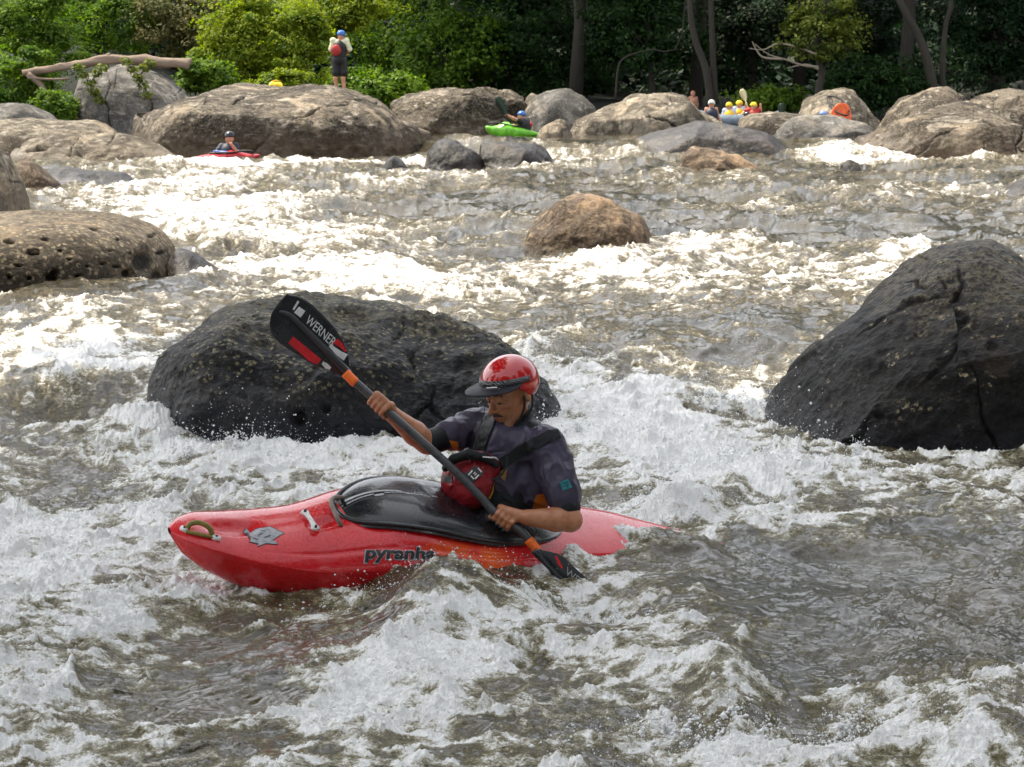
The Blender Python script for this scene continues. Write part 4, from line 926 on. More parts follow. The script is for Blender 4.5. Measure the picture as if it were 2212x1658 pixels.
def blade(neck, tip, redge, ledge, conv, dyf, name='blade'):
    nk = np.array(neck, float); tp = np.array(tip, float); d = tp-nk; L = np.linalg.norm(d); d /= L; nrm = np.array([-d[1], d[0]])
    if nrm[1] > 0: nrm = -nrm
    def tv(pl): q = np.array(pl, float)-nk; return q@d/L, q@nrm
    tr, vr = tv(redge); tl, vl = tv(ledge); tm = max(tr.max(), tl.max())
    ts = tm*(1-(1-np.linspace(0, 1, 50))**1.5); vR = np.interp(ts, tr, vr); vL = np.interp(ts, tl, vl)
    k = np.hanning(7); k /= k.sum(); vR = np.convolve(np.pad(vR, 3, 'edge'), k, 'valid'); vL = np.convolve(np.pad(vL, 3, 'edge'), k, 'valid')
    m_ = (vR[-1]+vL[-1])/2; vR[-1] = m_+2; vL[-1] = m_-2
    V = []
    nv = 25
    for side in (0, 1):
        for i in range(50):
            for j in range(nv):
                k = j/(nv-1); v = vL[i]+(vR[i]-vL[i])*k; pt = nk+d*L*ts[i]+nrm*v; px, py = conv(*pt)
                edge = min(k, 1-k)*2; th_ = .0012+.002*edge
                q = np.array(PP(px, py, dyf(px, py)+.00025*0)); q[1] += (th_ if side else -th_)
                V.append(q)
    n0 = 50*nv; g = grid_faces(50, nv); F = [tuple(x) for x in g]+[tuple(x[::-1]+n0) for x in g]
    for i in range(49):
        for j in (0, nv-1):
            a, b = i*nv+j, (i+1)*nv+j; F.append((a, b, b+n0, a+n0))
    for j in range(nv-1):
        for i in (0, 49): a, b = i*nv+j, i*nv+j+1; F.append((a, b, b+n0, a+n0))
    me = mesh_np(name, np.array(V), np.array(F)); bm = bmesh.new(); bm.from_mesh(me); bmesh.ops.recalc_face_normals(bm, faces=bm.faces); bm.to_mesh(me); bm.free()
    return link(name, me, M_blade, pad)
Bt = blade((985, 980), (235, 190), [(1015, 960), (1010, 930), (1000, 780), (960, 640), (850, 470), (700, 310), (560, 180), (430, 110), (330, 100)],
           [(950, 1010), (900, 1010), (800, 950), (620, 900), (400, 760), (220, 640), (130, 540), (105, 430), (130, 300), (200, 200), (260, 130)], c6, lambda px, py: 11.90+.0006*(px-660))
spn = [np.array(PP(*c6(x, y), 11.885+.0006*(c6(x, y)[0]-660)))for x, y in ((1010, 990), (900, 880), (700, 680), (500, 480), (340, 330), (240, 290), (215, 280))]
V, F = tube(catmull(spn, 30), np.interp(np.linspace(0, 1, 30), [0, .15, .5, .8, 1], [.017, .018, .013, .009, .003]), 12); link('blade_spine', mesh_np('spine', V, F), simple('blade_spine', (.03, .033, .037), .35, .2, 20, 0), pad)
bb = bvh_of([Bt])
Q = lambda *pl: [c6(*q) for q in pl]
for pl in ([Q((425, 160), (445, 175), (385, 270), (368, 255)), Q((440, 228), (512, 278), (458, 352), (384, 295)), Q((800, 648), (850, 690), (920, 735), (992, 768), (945, 838), (860, 775), (778, 680)), Q((712, 848), (760, 870), (805, 915), (775, 955), (735, 925), (697, 880))]): lay('blade_mark', poly_bm([pl]), bb, M_whpr, Bt, .0015, 2)
for pl in ([Q((835, 625), (880, 590), (930, 640), (980, 735), (960, 740), (905, 690), (830, 645)), Q((375, 565), (695, 825), (625, 905), (320, 640))]): lay('blade_mark', poly_bm([pl]), bb, M_redp, Bt, .0015, 2)
a0 = c6(505, 405); a1 = c6(792, 668); upv = c6(505+58, 405-88)
lay('blade_lettering', text_bm('WERNER', a0, ((a1[0]-a0[0])*1.08, (a1[1]-a0[1])*1.08), (upv[0]-a0[0], upv[1]-a0[1]), .0), bb, M_whpr, Bt, .0013, 1)
def c8(x, y): return ((1380+x*.3707)*.72, (1400+y*.3707)*.72)
Bl = blade((620, 690), (1330, 1230), [(640, 675), (740, 690), (830, 720), (950, 840), (1060, 930), (1110, 990), (1250, 1130), (1330, 1240)], [(600, 705), (650, 750), (700, 800), (735, 880), (800, 960), (930, 1050), (1080, 1160), (1230, 1250), (1320, 1270)], c8, lambda px, py: 11.67-.0002*(px-1170))
spn = [np.array(PP(*c8(x, y), 11.655)) for x, y in ((600, 680), (700, 790), (830, 920), (950, 1030))]
V, F = tube(catmull(spn, 16), np.linspace(.0165, .006, 16), 12); link('blade_spine', mesh_np('spine', V, F), M_blade, pad)
bb = bvh_of([Bl])
lay('blade_mark', poly_bm([[c8(*q) for q in ((765, 722), (785, 725), (835, 815), (825, 830), (795, 795))]]), bb, M_redp, Bl, .0015, 1)
a0 = c8(850, 870); lay('blade_lettering', text_bm('WERNER', a0, (75, 62), (5, -16), 0), bb, simple('faded_print', (.35, .35, .35), .5, .2, 90, 0), Bl, .0013, 1)
# ------------------------------------------------------------------ skin and clothes
n = NT('sun_tanned_skin'); p = n.pos()
c = n.mix(n.map(n.noise(22, 4, .6, p), .3, .7), (.40, .15, .07), (.54, .245, .13)); c = n.mix(n.map(n.noise(140, 3, .6, p), .5, .7, 0, .3), c, (.3, .11, .06))
c = n.mix(n.math('MULTIPLY', n.n('ShaderNodeAttribute', attribute_name='stubble').outputs['Fac'], n.map(n.noise(260, 2, .6, p), .3, .6, .3, .75)), c, (.10, .06, .045))
c = n.mix(n.n('ShaderNodeAttribute', attribute_name='lips').outputs['Fac'], c, (.34, .09, .07))
pr = n.pbr(c, .38, Subsurface_Weight=.12, Subsurface_Scale=.01); pr.inputs['Subsurface Radius'].default_value = (1, .35, .2)
n.set(pr.inputs['Normal'], n.bump(n.noise(160, 3, .6, p), .0012)); M_skin = n.m
def cloth(name, c, rough=.5, var=.3, wr=.012, sc=9, **kw):
    n = NT(name); p = n.pos(); v = n.noise(sc*.8, 4, .6, p)
    col = n.mix(n.map(v, .35, .65), tuple(q*(1-var) for q in c), tuple(q*(1+var) for q in c))
    kw.setdefault('Specular_IOR_Level', .28); pr = n.pbr(col, rough, **kw); h = n.math('ADD', n.noise(sc, 3, .55, p, 1.2, 'RIDGED_MULTIFRACTAL'), n.math('MULTIPLY', n.noise(220, 2, .5, p), .05)); n.set(pr.inputs['Normal'], n.bump(h, wr)); return n.m
M_jack = cloth('slate_purple_nylon', (.056, .048, .078), .38, .25, .012, 11)
M_cuff = cloth('charcoal_neoprene', (.011, .012, .014), .55, .2, .003, 14)
M_org = cloth('orange_panel', (.55, .15, .015), .5, .15, .008, 16)
M_red = cloth('dark_red_nylon', (.22, .010, .016), .4, .25, .012, 14)
M_vest = cloth('black_vest', (.007, .008, .009), .55, .3, .012, 14)
M_helm = None
n = NT('red_helmet_gloss'); oc = n.pos()
pr = n.pbr(n.mix(n.noise(120, 2, .5, oc), (.50, .005, .008), (.60, .010, .012)), .14, Coat_Weight=1.0, Coat_Roughness=.03); dr = n.map(n.noise(110, 2, .5, oc), .58, .66); n.set(pr.inputs['Normal'], n.bump(dr, .0012)); M_helm = n.m
man = empty('person', KM@Vector((0, 0, 0))); tag(man, 'man in red helmet and slate jacket paddling the red kayak', 'person')
A3 = lambda v: np.array(v, float)
rSh, rEl, rWr = A3(PP(1030, 922, 12.13)), A3(PP(922, 958, 11.98)), A3(PP(848, 896, 11.88))
lSh, lEl, lWr = A3(PP(1182, 965, 11.90)), A3(PP(1232, 1124, 11.80)), A3(PP(1142, 1119, 11.72))
hip, wst, chs, upc = A3(PP(1095, 1160, 12.06)), A3(PP(1085, 1110, 12.06)), A3(PP(1088, 1020, 12.05)), A3(PP(1100, 962, 12.04))
nk0, nk1 = A3(PP(1114, 935, 12.03)), A3(PP(1110, 880, 12.0))
H = A3(PP(1105, 850, 11.98))
Fh = A3((-.74, -.60, -.30)); Fh /= np.linalg.norm(Fh); Lh = np.cross((0, 0, 1), Fh); Lh /= np.linalg.norm(Lh); Uh = np.cross(Fh, Lh)
HSc = 1.16
def hp(f, l, u): return H+(Fh*f+Lh*l+Uh*u)*HSc
HB = np.stack([Fh, Lh, Uh], 1)
S = SDF((-.72, 11.45, .0), (.45, 12.45, 1.25), .0042)
S.cone(hip, wst, .15, .14, .03); S.cone(wst, chs, .14, .15, .04); S.cone(chs, upc, .145, .13, .04)
S.cone(upc, rSh, .10, .055, .03); S.cone(upc, lSh, .10, .055, .03)
S.cone(rSh, rEl, .052, .043, .02); S.cone(lSh, lEl, .054, .052, .02)
def forearm(e, w_):
    m = e+(w_-e)*.35; S.chain([e, m, w_], [.049, .053, .034], .012)
forearm(rEl, rWr); forearm(lEl, lWr)
S.cone(nk0, nk1, .062, .058, .03)
S.ell(hp(-.012, 0, .03), A3((.098, .076, .10))*HSc, HB, .02)
S.ell(hp(.028, 0, -.035), A3((.068, .058, .08))*HSc, HB, .02)
S.cone(hp(.062, -.015, -.098), hp(.062, .015, -.098), .021*HSc, .021*HSc, .015)           # chin
S.cone(hp(.0, .055, -.055), hp(.06, .02, -.095), .016, .014, .02); S.cone(hp(.0, -.055, -.055), hp(.06, -.02, -.095), .016, .014, .02)   # jaw
S.cone(hp(.085, 0, .012), hp(.115, 0, -.030), .009, .013, .008)             # nose
S.ell(hp(.100, .012, -.034), (.010, .009, .008), HB, .006); S.ell(hp(.100, -.012, -.034), (.010, .009, .008), HB, .006)
S.cone(hp(.086, -.035, .022), hp(.088, .035, .022), .010, .010, .01)         # brow
for s in (-1, 1):
    S.ell(hp(.092, s*.030, .004), (.016, .018, .012), HB, .008, 'sub'); S.ell(hp(.0815, s*.030, .006), (.015, .018, .011), HB, .004)
    S.ell(hp(.068, s*.042, -.018), (.020, .018, .016), HB, .012)           # cheek bones
    S.ell(hp(-.012, s*.078, -.008), (.017, .008, .03), HB, .005)          # ears
S.cone(hp(.090, -.022, -.062), hp(.090, .022, -.062), .0075, .0075, .006); S.cone(hp(.086, -.018, -.075), hp(.086, .018, -.075), .008, .008, .006)  # lips
S.cone(hp(.099, -.02, -.0685), hp(.099, .02, -.0685), .0028, .0028, .003, 'sub')
# hands closed round the shaft
def hand(cpx, wrist, thumb_sign, a0=62, sweep=245, flip=1):
    i0 = min(range(len(sp_)), key=lambda i: np.linalg.norm(np.array(sp_[i])-pp(*cpx))); c = np.array(sp_[i0]); ax = np.array(sp_[min(i0+3, 59)])-np.array(sp_[max(i0-3, 0)]); ax /= np.linalg.norm(ax)
    cam_ = A3((0, -1, 0)); e1 = cam_-ax*(cam_@ax); e1 /= np.linalg.norm(e1)       # towards the viewer
    e2 = np.cross(ax, e1); e2 = e2 if e2[2] > 0 else -e2                          # up and right
    w_ = A3(wrist)
    rr = .0185+.0100
    lens = [1.0, 1.06, 1.0, .88]
    kn = []
    for k in range(4):
        off = (k-1.5)*.0232*thumb_sign; cc = c+ax*off
        an = [math.radians(a0-sweep*lens[k]*t) for t in (0, .22, .45, .7, 1.0)]
        pts = [cc+(e2*math.sin(a)+e1*math.cos(a))*(rr+(.006 if i == 0 else (.004 if i == 1 else 0))) for i, a in enumerate(an)]
        rad = [.0132, .0120, .0112, .0102, .009] if k < 3 else [.0116, .0105, .0098, .009, .008]
        S.chain(pts, rad, .0016); kn.append(pts[0])
        S.ell(pts[1], (.0127,)*3, None, .003)
    kn = np.array(kn); mid = kn.mean(0)
    back = w_+(mid-w_)*.08
    for k in range(4): S.cone(back+(kn[k]-mid)*.42, kn[k]+(back-kn[k])*.06, .018, .0150, .012)
    S.cone(w_, back, .032, .029, .014)
    # thumb leaves the side of the palm near its base and closes from the other way round
    tc = c-ax*thumb_sign*.054
    tb = back+(kn[0]-mid)*.6
    an = [math.radians(q) for q in (105, 165, 215, 250)]
    tp_ = [tb]+[tc+ax*thumb_sign*(.012*(1-i/3))+(e2*math.sin(a)+e1*math.cos(a))*(rr+.003) for i, a in enumerate(an)]
    S.chain(tp_, [.0160, .0148, .0138, .0128, .011], .006)
    return kn, c, ax, e1, e2
knL = hand((1093, 1124), lWr, 1, a0=68)
knR = hand((824, 877), rWr, -1, a0=52)
bodyo = sdf_obj('body', S, M_skin, man, rel=1)
vv = np.zeros(len(bodyo.data.vertices)*3, np.float32); bodyo.data.vertices.foreach_get('co', vv); vv = vv.reshape(-1, 3); lc = (vv-H)@HB/HSc
st_ = np.exp(-(((lc[:, 2]+.082)/.035)**2+((lc[:, 0]-.06)/.055)**2+(lc[:, 1]/.07)**2)**2); attr(bodyo.data, 'stubble', st_*.7)
attr(bodyo.data, 'lips', np.exp(-(((lc[:, 2]+.068)/.010)**2+(lc[:, 1]/.024)**2+((lc[:, 0]-.095)/.025)**2)**2)*.7)

# helmet: dome over an ellipsoid cut by a tilted rim, lower over the ears
def shell(name, c, B, rad, rim, mat, parent, thick=.008, nu=72, nv=40, pw=1.0):
    """rim(phi) : latitude (rad) where the shell ends; phi 0 = forward"""
    V = []
    for layer in (0, 1):
        rr_ = A3(rad)-thick*layer
        for i in range(nu):
            ph = 2*math.pi*i/nu; lo = rim(ph)
            for j in range(nv):
                la = math.pi/2+(lo-math.pi/2)*(j/(nv-1))
                d = A3((math.cos(la)*math.cos(ph), math.cos(la)*math.sin(ph), math.sin(la)))
                V.append(c+B@(d*rr_))
    n0 = nu*nv; g = grid_faces(nu, nv, True); F = np.concatenate([g, g[:, ::-1]+n0, np.array([(i*nv+nv-1, ((i+1) % nu)*nv+nv-1, ((i+1) % nu)*nv+nv-1+n0, i*nv+nv-1+n0) for i in range(nu)])])
    me = mesh_np(name, np.array(V), F); bm = bmesh.new(); bm.from_mesh(me); bmesh.ops.recalc_face_normals(bm, faces=bm.faces); bm.to_mesh(me); bm.free()
    return link(name, me, mat, parent)
tl = math.radians(8); Fq = Fh*math.cos(tl)+Uh*math.sin(tl); Uq = np.cross(Fq, Lh); HQ = np.stack([Fq, Lh, Uq], 1)
hc = A3(PP(1101, 826, 11.985)); hr = (.138, .118, .122)
def rimf(ph):
    a = abs((ph+math.pi) % (2*math.pi)-math.pi); return -.05-.50*math.exp(-((a-1.9)/.42)**2)-.25*(a > 2.3)*min(1, (a-2.3)/.4)
helm = shell('helmet', hc, HQ, hr, rimf, M_helm, man)
# patterned band and visor
def bandpt(ph, la, k): d = A3((math.cos(la)*math.cos(ph), math.cos(la)*math.sin(ph), math.sin(la))); return hc+HQ@(d*A3(hr)*k)
n = NT('patterned_band'); oc = n.pos((1, 1, 1)); wv = n.n('ShaderNodeTexWave', ins={'Vector': n.pos(), 'Scale': 42.0, 'Distortion': 5.0, 'Detail': 1.0, 'Detail Scale': 2.0}); wv.bands_direction = 'DIAGONAL'
n.pbr(n.mix(n.map(wv.outputs[1], .80, .93), (.012, .012, .014), (.35, .35, .37)), .5); M_band = n.m
V = []; nb = 40
for i in range(nb):
    ph = -1.75+3.5*i/(nb-1)
    for la, k in ((.09, 1.0), (.09, 1.03), (.30, 1.03), (.30, 1.0)): V.append(bandpt(ph, la, k))
F = [(i*4+j, i*4+(j+1) % 4, (i+1)*4+(j+1) % 4, (i+1)*4+j) for i in range(nb-1) for j in range(4)]+[(0, 3, 2, 1), (nb*4-4, nb*4-3, nb*4-2, nb*4-1)]
link('helmet_band', mesh_np('band', np.array(V), np.array(F)), M_band, helm)
M_vis = simple('navy_visor', (.008, .010, .016), .55, .2, 25, .0008, Specular_IOR_Level=.25)
V = []; nb = 44; nr = 8
for side in (0, 1):
    for i in range(nb):
        q = -1+2*i/(nb-1); ph = q*1.42; ext = .075*max(0, 1-abs(q)**3.2)**.6
        for j in range(nr):
            k = j/(nr-1); b0 = bandpt(ph, .10, 1.0)
            out = (HQ@A3((math.cos(ph*.55), math.sin(ph*.55), 0)))
            V.append(b0+out*ext*k-HQ[:, 2]*(.004*side+.02*k**1.2*(ext/.068)+.0))
n0 = nb*nr; g = grid_faces(nb, nr); F = [tuple(x) for x in g]+[tuple(x[::-1]+n0) for x in g]+[(i*nr+nr-1, (i+1)*nr+nr-1, (i+1)*nr+nr-1+n0, i*nr+nr-1+n0) for i in range(nb-1)]
me = mesh_np('visor', np.array(V), np.array(F)); bm = bmesh.new(); bm.from_mesh(me); bmesh.ops.recalc_face_normals(bm, faces=bm.faces); bm.to_mesh(me); bm.free()
vis = link('visor', me, M_vis, helm)
vb = bvh_of([vis])
lay('visor_tag', poly_bm([[(1046, 836), (1080, 834), (1082, 842), (1045, 843)]]), vb, simple('tag_grey', (.05, .03, .035), .5, .3, 60, 0), helm, .001, 1)
lay('visor_mark', poly_bm([[(1051, 838), (1074, 837), (1074, 839), (1051, 840)]]), vb, M_whpr, helm, .0018, 1)
# chin strap, moustache, brows, eyes, hair at the nape
V, F = tube(catmull([hp(.005, .083, .0), hp(.02, .078, -.05), hp(.045, .05, -.10), hp(.055, 0, -.122), hp(.045, -.05, -.10), hp(.02, -.078, -.05), hp(.005, -.083, 0)], 30), .0055, 7); link('chin_strap', mesh_np('strap', V, F), M_blk, helm)
V, F = tube(catmull([hp(-.035, .078, -.01), hp(-.02, .074, -.06), hp(.02, .06, -.095)], 12), .005, 7); link('chin_strap', mesh_np('strap2', V, F), M_blk, helm)
M_hair = simple('greying_dark_hair', (.035, .025, .02), .7, .5, 200, .002)
Sm = SDF(hp(.1, 0, -.04)-.06, hp(.1, 0, -.04)+.06, .0022)
for s in (-1, 1): Sm.chain([hp(.102, 0, -.049), hp(.097, s*.018, -.051), hp(.089, s*.028, -.056)], [.006, .0058, .004], .004)
sdf_obj('moustache', Sm, M_hair, bodyo, noise=lambda V: .0012*n3(V[:, 0]*300, V[:, 1]*300, V[:, 2]*120, 2))
Sm = SDF(hp(.1, 0, .02)-.07, hp(.1, 0, .02)+.07, .0022)
for s in (-1, 1): Sm.chain([hp(.093, s*.012, .020), hp(.092, s*.03, .027), hp(.078, s*.046, .022)], [.004, .0042, .0025], .003)
sdf_obj('eyebrows', Sm, M_hair, bodyo)
M_eye_shaded = simple('eye', (.16, .12, .10), .1, .02, 20, 0); M_iris = simple('iris', (.03, .02, .012), .1, .02, 20, 0)  # eye whites darkened: shade under the visor put into their colour
for s in (-1, 1):
    for nm, c_, r_, mt in (('eye', hp(.0795, s*.030, .001), .0128, M_eye_shaded), ('iris', hp(.084, s*.029, -.002), .0092, M_iris)):
        bm = bmesh.new(); bmesh.ops.create_uvsphere(bm, u_segments=16, v_segments=10, radius=r_); bmesh.ops.translate(bm, verts=bm.verts, vec=Vector(c_)); me = bpy.data.meshes.new(nm); bm.to_mesh(me); bm.free(); link(nm, me, mt, bodyo)
# ring on the near hand
kn, c_, ax_, e1_, e2_ = knL; rc = c_+ax_*.0116; a = math.radians(28); q = rc+(e2_*math.sin(a)+e1_*math.cos(a))*.0325; tdir = (-e2_*math.cos(a)+e1_*math.sin(a)); s1 = ax_; s2 = np.cross(tdir, s1)
V, F = tube([q+(s1*math.cos(t)+s2*math.sin(t))*.0126 for t in np.linspace(0, 2*math.pi, 24)], .0013, 6, cap=False); gold = simple('gold', (.8, .5, .12), .2, .05, 20, 0, Metallic=1.0); link('ring', mesh_np('ring', V, F), gold, bodyo)

# dry top
def jn(V): return .008*(1-2*np.abs(n3(V[:, 0]*7, V[:, 1]*7, V[:, 2]*5, 31)))+.012*np.clip(1-3.2*np.abs(n3(V[:, 0]*9+.6*n3(V[:, 0]*5, V[:, 1]*5, V[:, 2]*5, 36), V[:, 1]*9, V[:, 2]*5, 35)), 0, 1)**1.5+.005*(1-2*np.abs(n3(V[:, 0]*16, V[:, 1]*16, V[:, 2]*11, 32)))
J = SDF((-.45, 11.5, .05), (.5, 12.5, 1.0), .0046)
J.cone(A3(PP(1088, 1125, 12.06)), chs, .155, .165, .04); J.cone(chs, upc, .160, .142, .04); J.cone(upc, rSh, .118, .072, .035); J.cone(upc, lSh, .118, .078, .035)
rE2 = rSh+(rEl-rSh)*.52; lE2 = lSh+(lEl-lSh)*.66
J.cone(rSh, rE2, .070, .066, .02); J.cone(lSh, lE2, .074, .074, .02)
J.cone(upc, nk0, .10, .075, .03); J.ell(A3(PP(1148, 1045, 11.99)), (.10, .10, .13), None, .03)
sdf_obj('dry_top', J, M_jack, man, rel=1, noise=jn); jacket = COL.objects[-1] if False else bpy.data.objects['dry_top']
K = SDF((-.45, 11.5, .2), (.5, 12.4, 1.0), .0042)
K.cone(rSh+(rEl-rSh)*.40, rSh+(rEl-rSh)*.93, .060, .056, .006)
sdf_obj('cuff', K, M_cuff, man)
K = SDF((-.45, 11.5, .1), (.5, 12.4, 1.0), .0042)
K.cone(lSh+(lEl-lSh)*.60, lSh+(lEl-lSh)*.82, .071, .063, .006)
sdf_obj('cuff', K, M_cuff, man)
K = SDF(nk0-.28, nk0+.24, .0045); K.cone(upc*.3+nk0*.7, nk0+(nk1-nk0)*.70, .128, .080, .02); K.cone(nk0-A3((0, 0, .01)), A3(PP(1092, 950, 11.95)), .085, .04, .03); K.cone(nk0, A3(PP(1150, 935, 11.96)), .08, .05, .03); sdf_obj('neck_gasket', K, M_cuff, man, noise=lambda V: .003*n3(V[:, 0]*14, V[:, 1]*14, V[:, 2]*30, 8))
# vest with shoulder straps
bpy.context.view_layer.update(); jb_ = bvh_of([jacket, bpy.data.objects['neck_gasket']])
def onj(px, py, up):
    o, d = px_ray(px, py); h, nn, _, _ = jb_.ray_cast(o, d, 60)
    if nn.dot(d) > 0: nn = -nn
    return A3(h+nn*up)

K = SDF((-.45, 11.5, .02), (.5, 12.5, 1.0), .0048)
K.cone(A3(PP(1092, 1150, 12.05)), A3(PP(1082, 1088, 12.04)), .185, .182, .02)
K.ell(A3(PP(1030, 1040, 11.96)), (.13, .11, .13), None, .03)
sdf_obj('vest', K, M_vest, man, noise=lambda V: .004*n3(V[:, 0]*12, V[:, 1]*12, V[:, 2]*12, 41))
jb3 = bvh_of([jacket, bpy.data.objects['neck_gasket'], bpy.data.objects['vest']])
lay('shoulder_strap', poly_bm([[(1204, 930), (1210, 948), (1180, 960), (1140, 981), (1100, 1004), (1066, 1030), (1052, 1014), (1084, 989), (1118, 966), (1155, 946), (1185, 932)]]), jb3, M_vest, man, .009, 4)
lay('shoulder_strap', poly_bm([[(1052, 896), (1074, 900), (1066, 925), (1056, 950), (1046, 985), (1018, 985), (1026, 950), (1036, 922)]]), jb3, M_vest, man, .009, 4)
# red belly pouch
pd = A3((-.55, -.8, 0)); pd /= np.linalg.norm(pd); pl_ = np.cross((0, 0, 1), pd); PB = np.stack([pd, pl_, A3((0, 0, 1))], 1)
K = SDF((-.5, 11.5, .1), (.2, 12.2, .8), .0042)
K.ell(A3(PP(1010, 1045, 11.85)), (.075, .128, .112), PB, .01); K.ell(A3(PP(1030, 1010, 11.87)), (.07, .11, .07), PB, .02)
sdf_obj('pouch', K, M_red, man, noise=lambda V: .004*(1-2*np.abs(n3(V[:, 0]*14, V[:, 1]*14, V[:, 2]*14, 51)))); pouch = bpy.data.objects['pouch']
K = SDF((-.5, 11.5, .1), (.2, 12.2, .8), .0042)
K.chain([A3(PP(x, y, yy)) for x, y, yy in ((962, 1012, 11.80), (980, 992, 11.795), (1010, 982, 11.785), (1045, 988, 11.775), (1072, 1005, 11.785))], [.016, .02, .022, .02, .014], .01)
sdf_obj('pouch_flap', K, M_vest, pouch)
jb2 = bvh_of([jacket]); pb_ = bvh_of([pouch, bpy.data.objects['pouch_flap'], bpy.data.objects['vest'], jacket])
def c4(x, y): return ((1250+x/2.368)*.72, (1000+y/2.368)*.72)
L4 = lambda *pl: [c4(*q) for q in pl]
lay('pouch_badge', poly_bm([L4((420, 945), (475, 1000), (400, 1065), (345, 1005)), L4((345, 990), (370, 1010), (300, 1050), (290, 1030))]), pb_, M_ink, pouch, .004, 2)
lay('pouch_mark', poly_bm([L4((395, 975), (402, 982), (372, 1015), (365, 1008)), L4((430, 965), (437, 958), (463, 988), (456, 995)), L4((383, 1018), (390, 1012), (412, 1035), (405, 1042)), L4((440, 1005), (447, 1012), (420, 1040), (413, 1033)), L4((404, 1000), (418, 987), (422, 991), (408, 1004)), L4((412, 1010), (428, 996), (432, 1000), (416, 1014))]), pb_, M_whpr, pouch, .0055, 1)
lay('pouch_buckle', poly_bm([L4((165, 1010), (255, 1015), (255, 1060), (165, 1055))]), pb_, M_ink, pouch, .004, 2)
lay('pouch_piping', poly_bm([L4((545, 1060), (552, 1062), (540, 1130), (515, 1175), (505, 1172), (530, 1125))]), pb_, simple('yellow_piping', (.6, .35, .04), .5, .1, 50, 0), pouch, .004, 2)
lay('pouch_piping', poly_bm([L4((470, 875), (560, 885), (605, 915), (600, 922), (555, 895), (470, 883))]), pb_, M_whpr, pouch, .004, 2)
lay('carabiner_tab', poly_bm([L4((610, 950), (640, 965), (640, 1010), (625, 1050), (600, 1030), (598, 985))]), pb_, simple('tan_tab', (.35, .2, .06), .5, .3, 50, 0), man, .004, 2)
lay('sleeve_patch', poly_bm([L4((1015, 1060), (1075, 1035), (1105, 1095), (1035, 1120))]), pb_, simple('teal_patch', (.02, .22, .25), .5, .2, 50, 0), jacket, .002, 2)
lay('sleeve_patch_mark', poly_bm([L4((1035, 1068), (1070, 1052), (1075, 1060), (1040, 1077)), L4((1042, 1085), (1080, 1070), (1083, 1077), (1046, 1092)), L4((1055, 1062), (1063, 1059), (1078, 1098), (1070, 1101))]), pb_, simple('teal_thread', (.01, .08, .1), .6, .1, 50, 0), jacket, .003, 1)
lay('underarm_panel', poly_bm([L4((232, 760), (290, 772), (296, 800), (283, 850), (258, 825))]), bvh_of([jacket]), M_org, jacket, .003, 3)
lay('underarm_panel', poly_bm([L4((850, 1150), (905, 1140), (925, 1190), (920, 1265), (820, 1250), (835, 1190))]), jb2, M_org, jacket, .003, 3)
V, F = tube(catmull([A3(PP(*c4(x, y), 11.78)) for x, y in ((640, 880), (640, 940), (600, 1010), (540, 1040), (480, 1030))], 20), .004, 7); link('cord', mesh_np('cord', V, F), M_blk, pouch)
V, F = tube(catmull([A3(PP(*c4(x, y), yy)) for x, y, yy in ((490, 500, 11.84), (470, 600, 11.83), (430, 720, 11.82), (395, 850, 11.78), (370, 930, 11.75))], 20), .002, 6); link('cord', mesh_np('cord', V, F), M_blk, pouch)
# ------------------------------------------------------------------ people and boats farther off
def flatm(name, c, rough=.6, **kw): return simple(name, c, rough, .2, 8, 0, **kw)
C_skin = flatm('skin', (.55, .27, .17)); C_navy = flatm('navy_cloth', (.012, .018, .04)); C_blk = flatm('black_cloth', (.008, .008, .009)); C_pale = flatm('pale_shirt', (.62, .63, .42))
C_yel = flatm('yellow_vest', (.85, .48, .01)); C_yh = flatm('yellow_helmet', (.9, .62, .02), .25); C_blue = flatm('blue_helmet', (.03, .14, .45), .15); C_whh = flatm('white_helmet', (.75, .74, .68), .3)
C_red = flatm('red_cloth', (.4, .02, .015)); C_red2 = flatm('red_panel', (.38, .025, .02)); C_sil = flatm('silver_helmet', (.5, .5, .48), .25); C_bh = flatm('black_helmet', (.01, .01, .015), .15); C_wh2 = flatm('white_blue_shirt', (.5, .55, .68)); C_shade = flatm('shaded_skin', (.3, .13, .1)); C_shoe = flatm('grey_shoe', (.2, .19, .19))
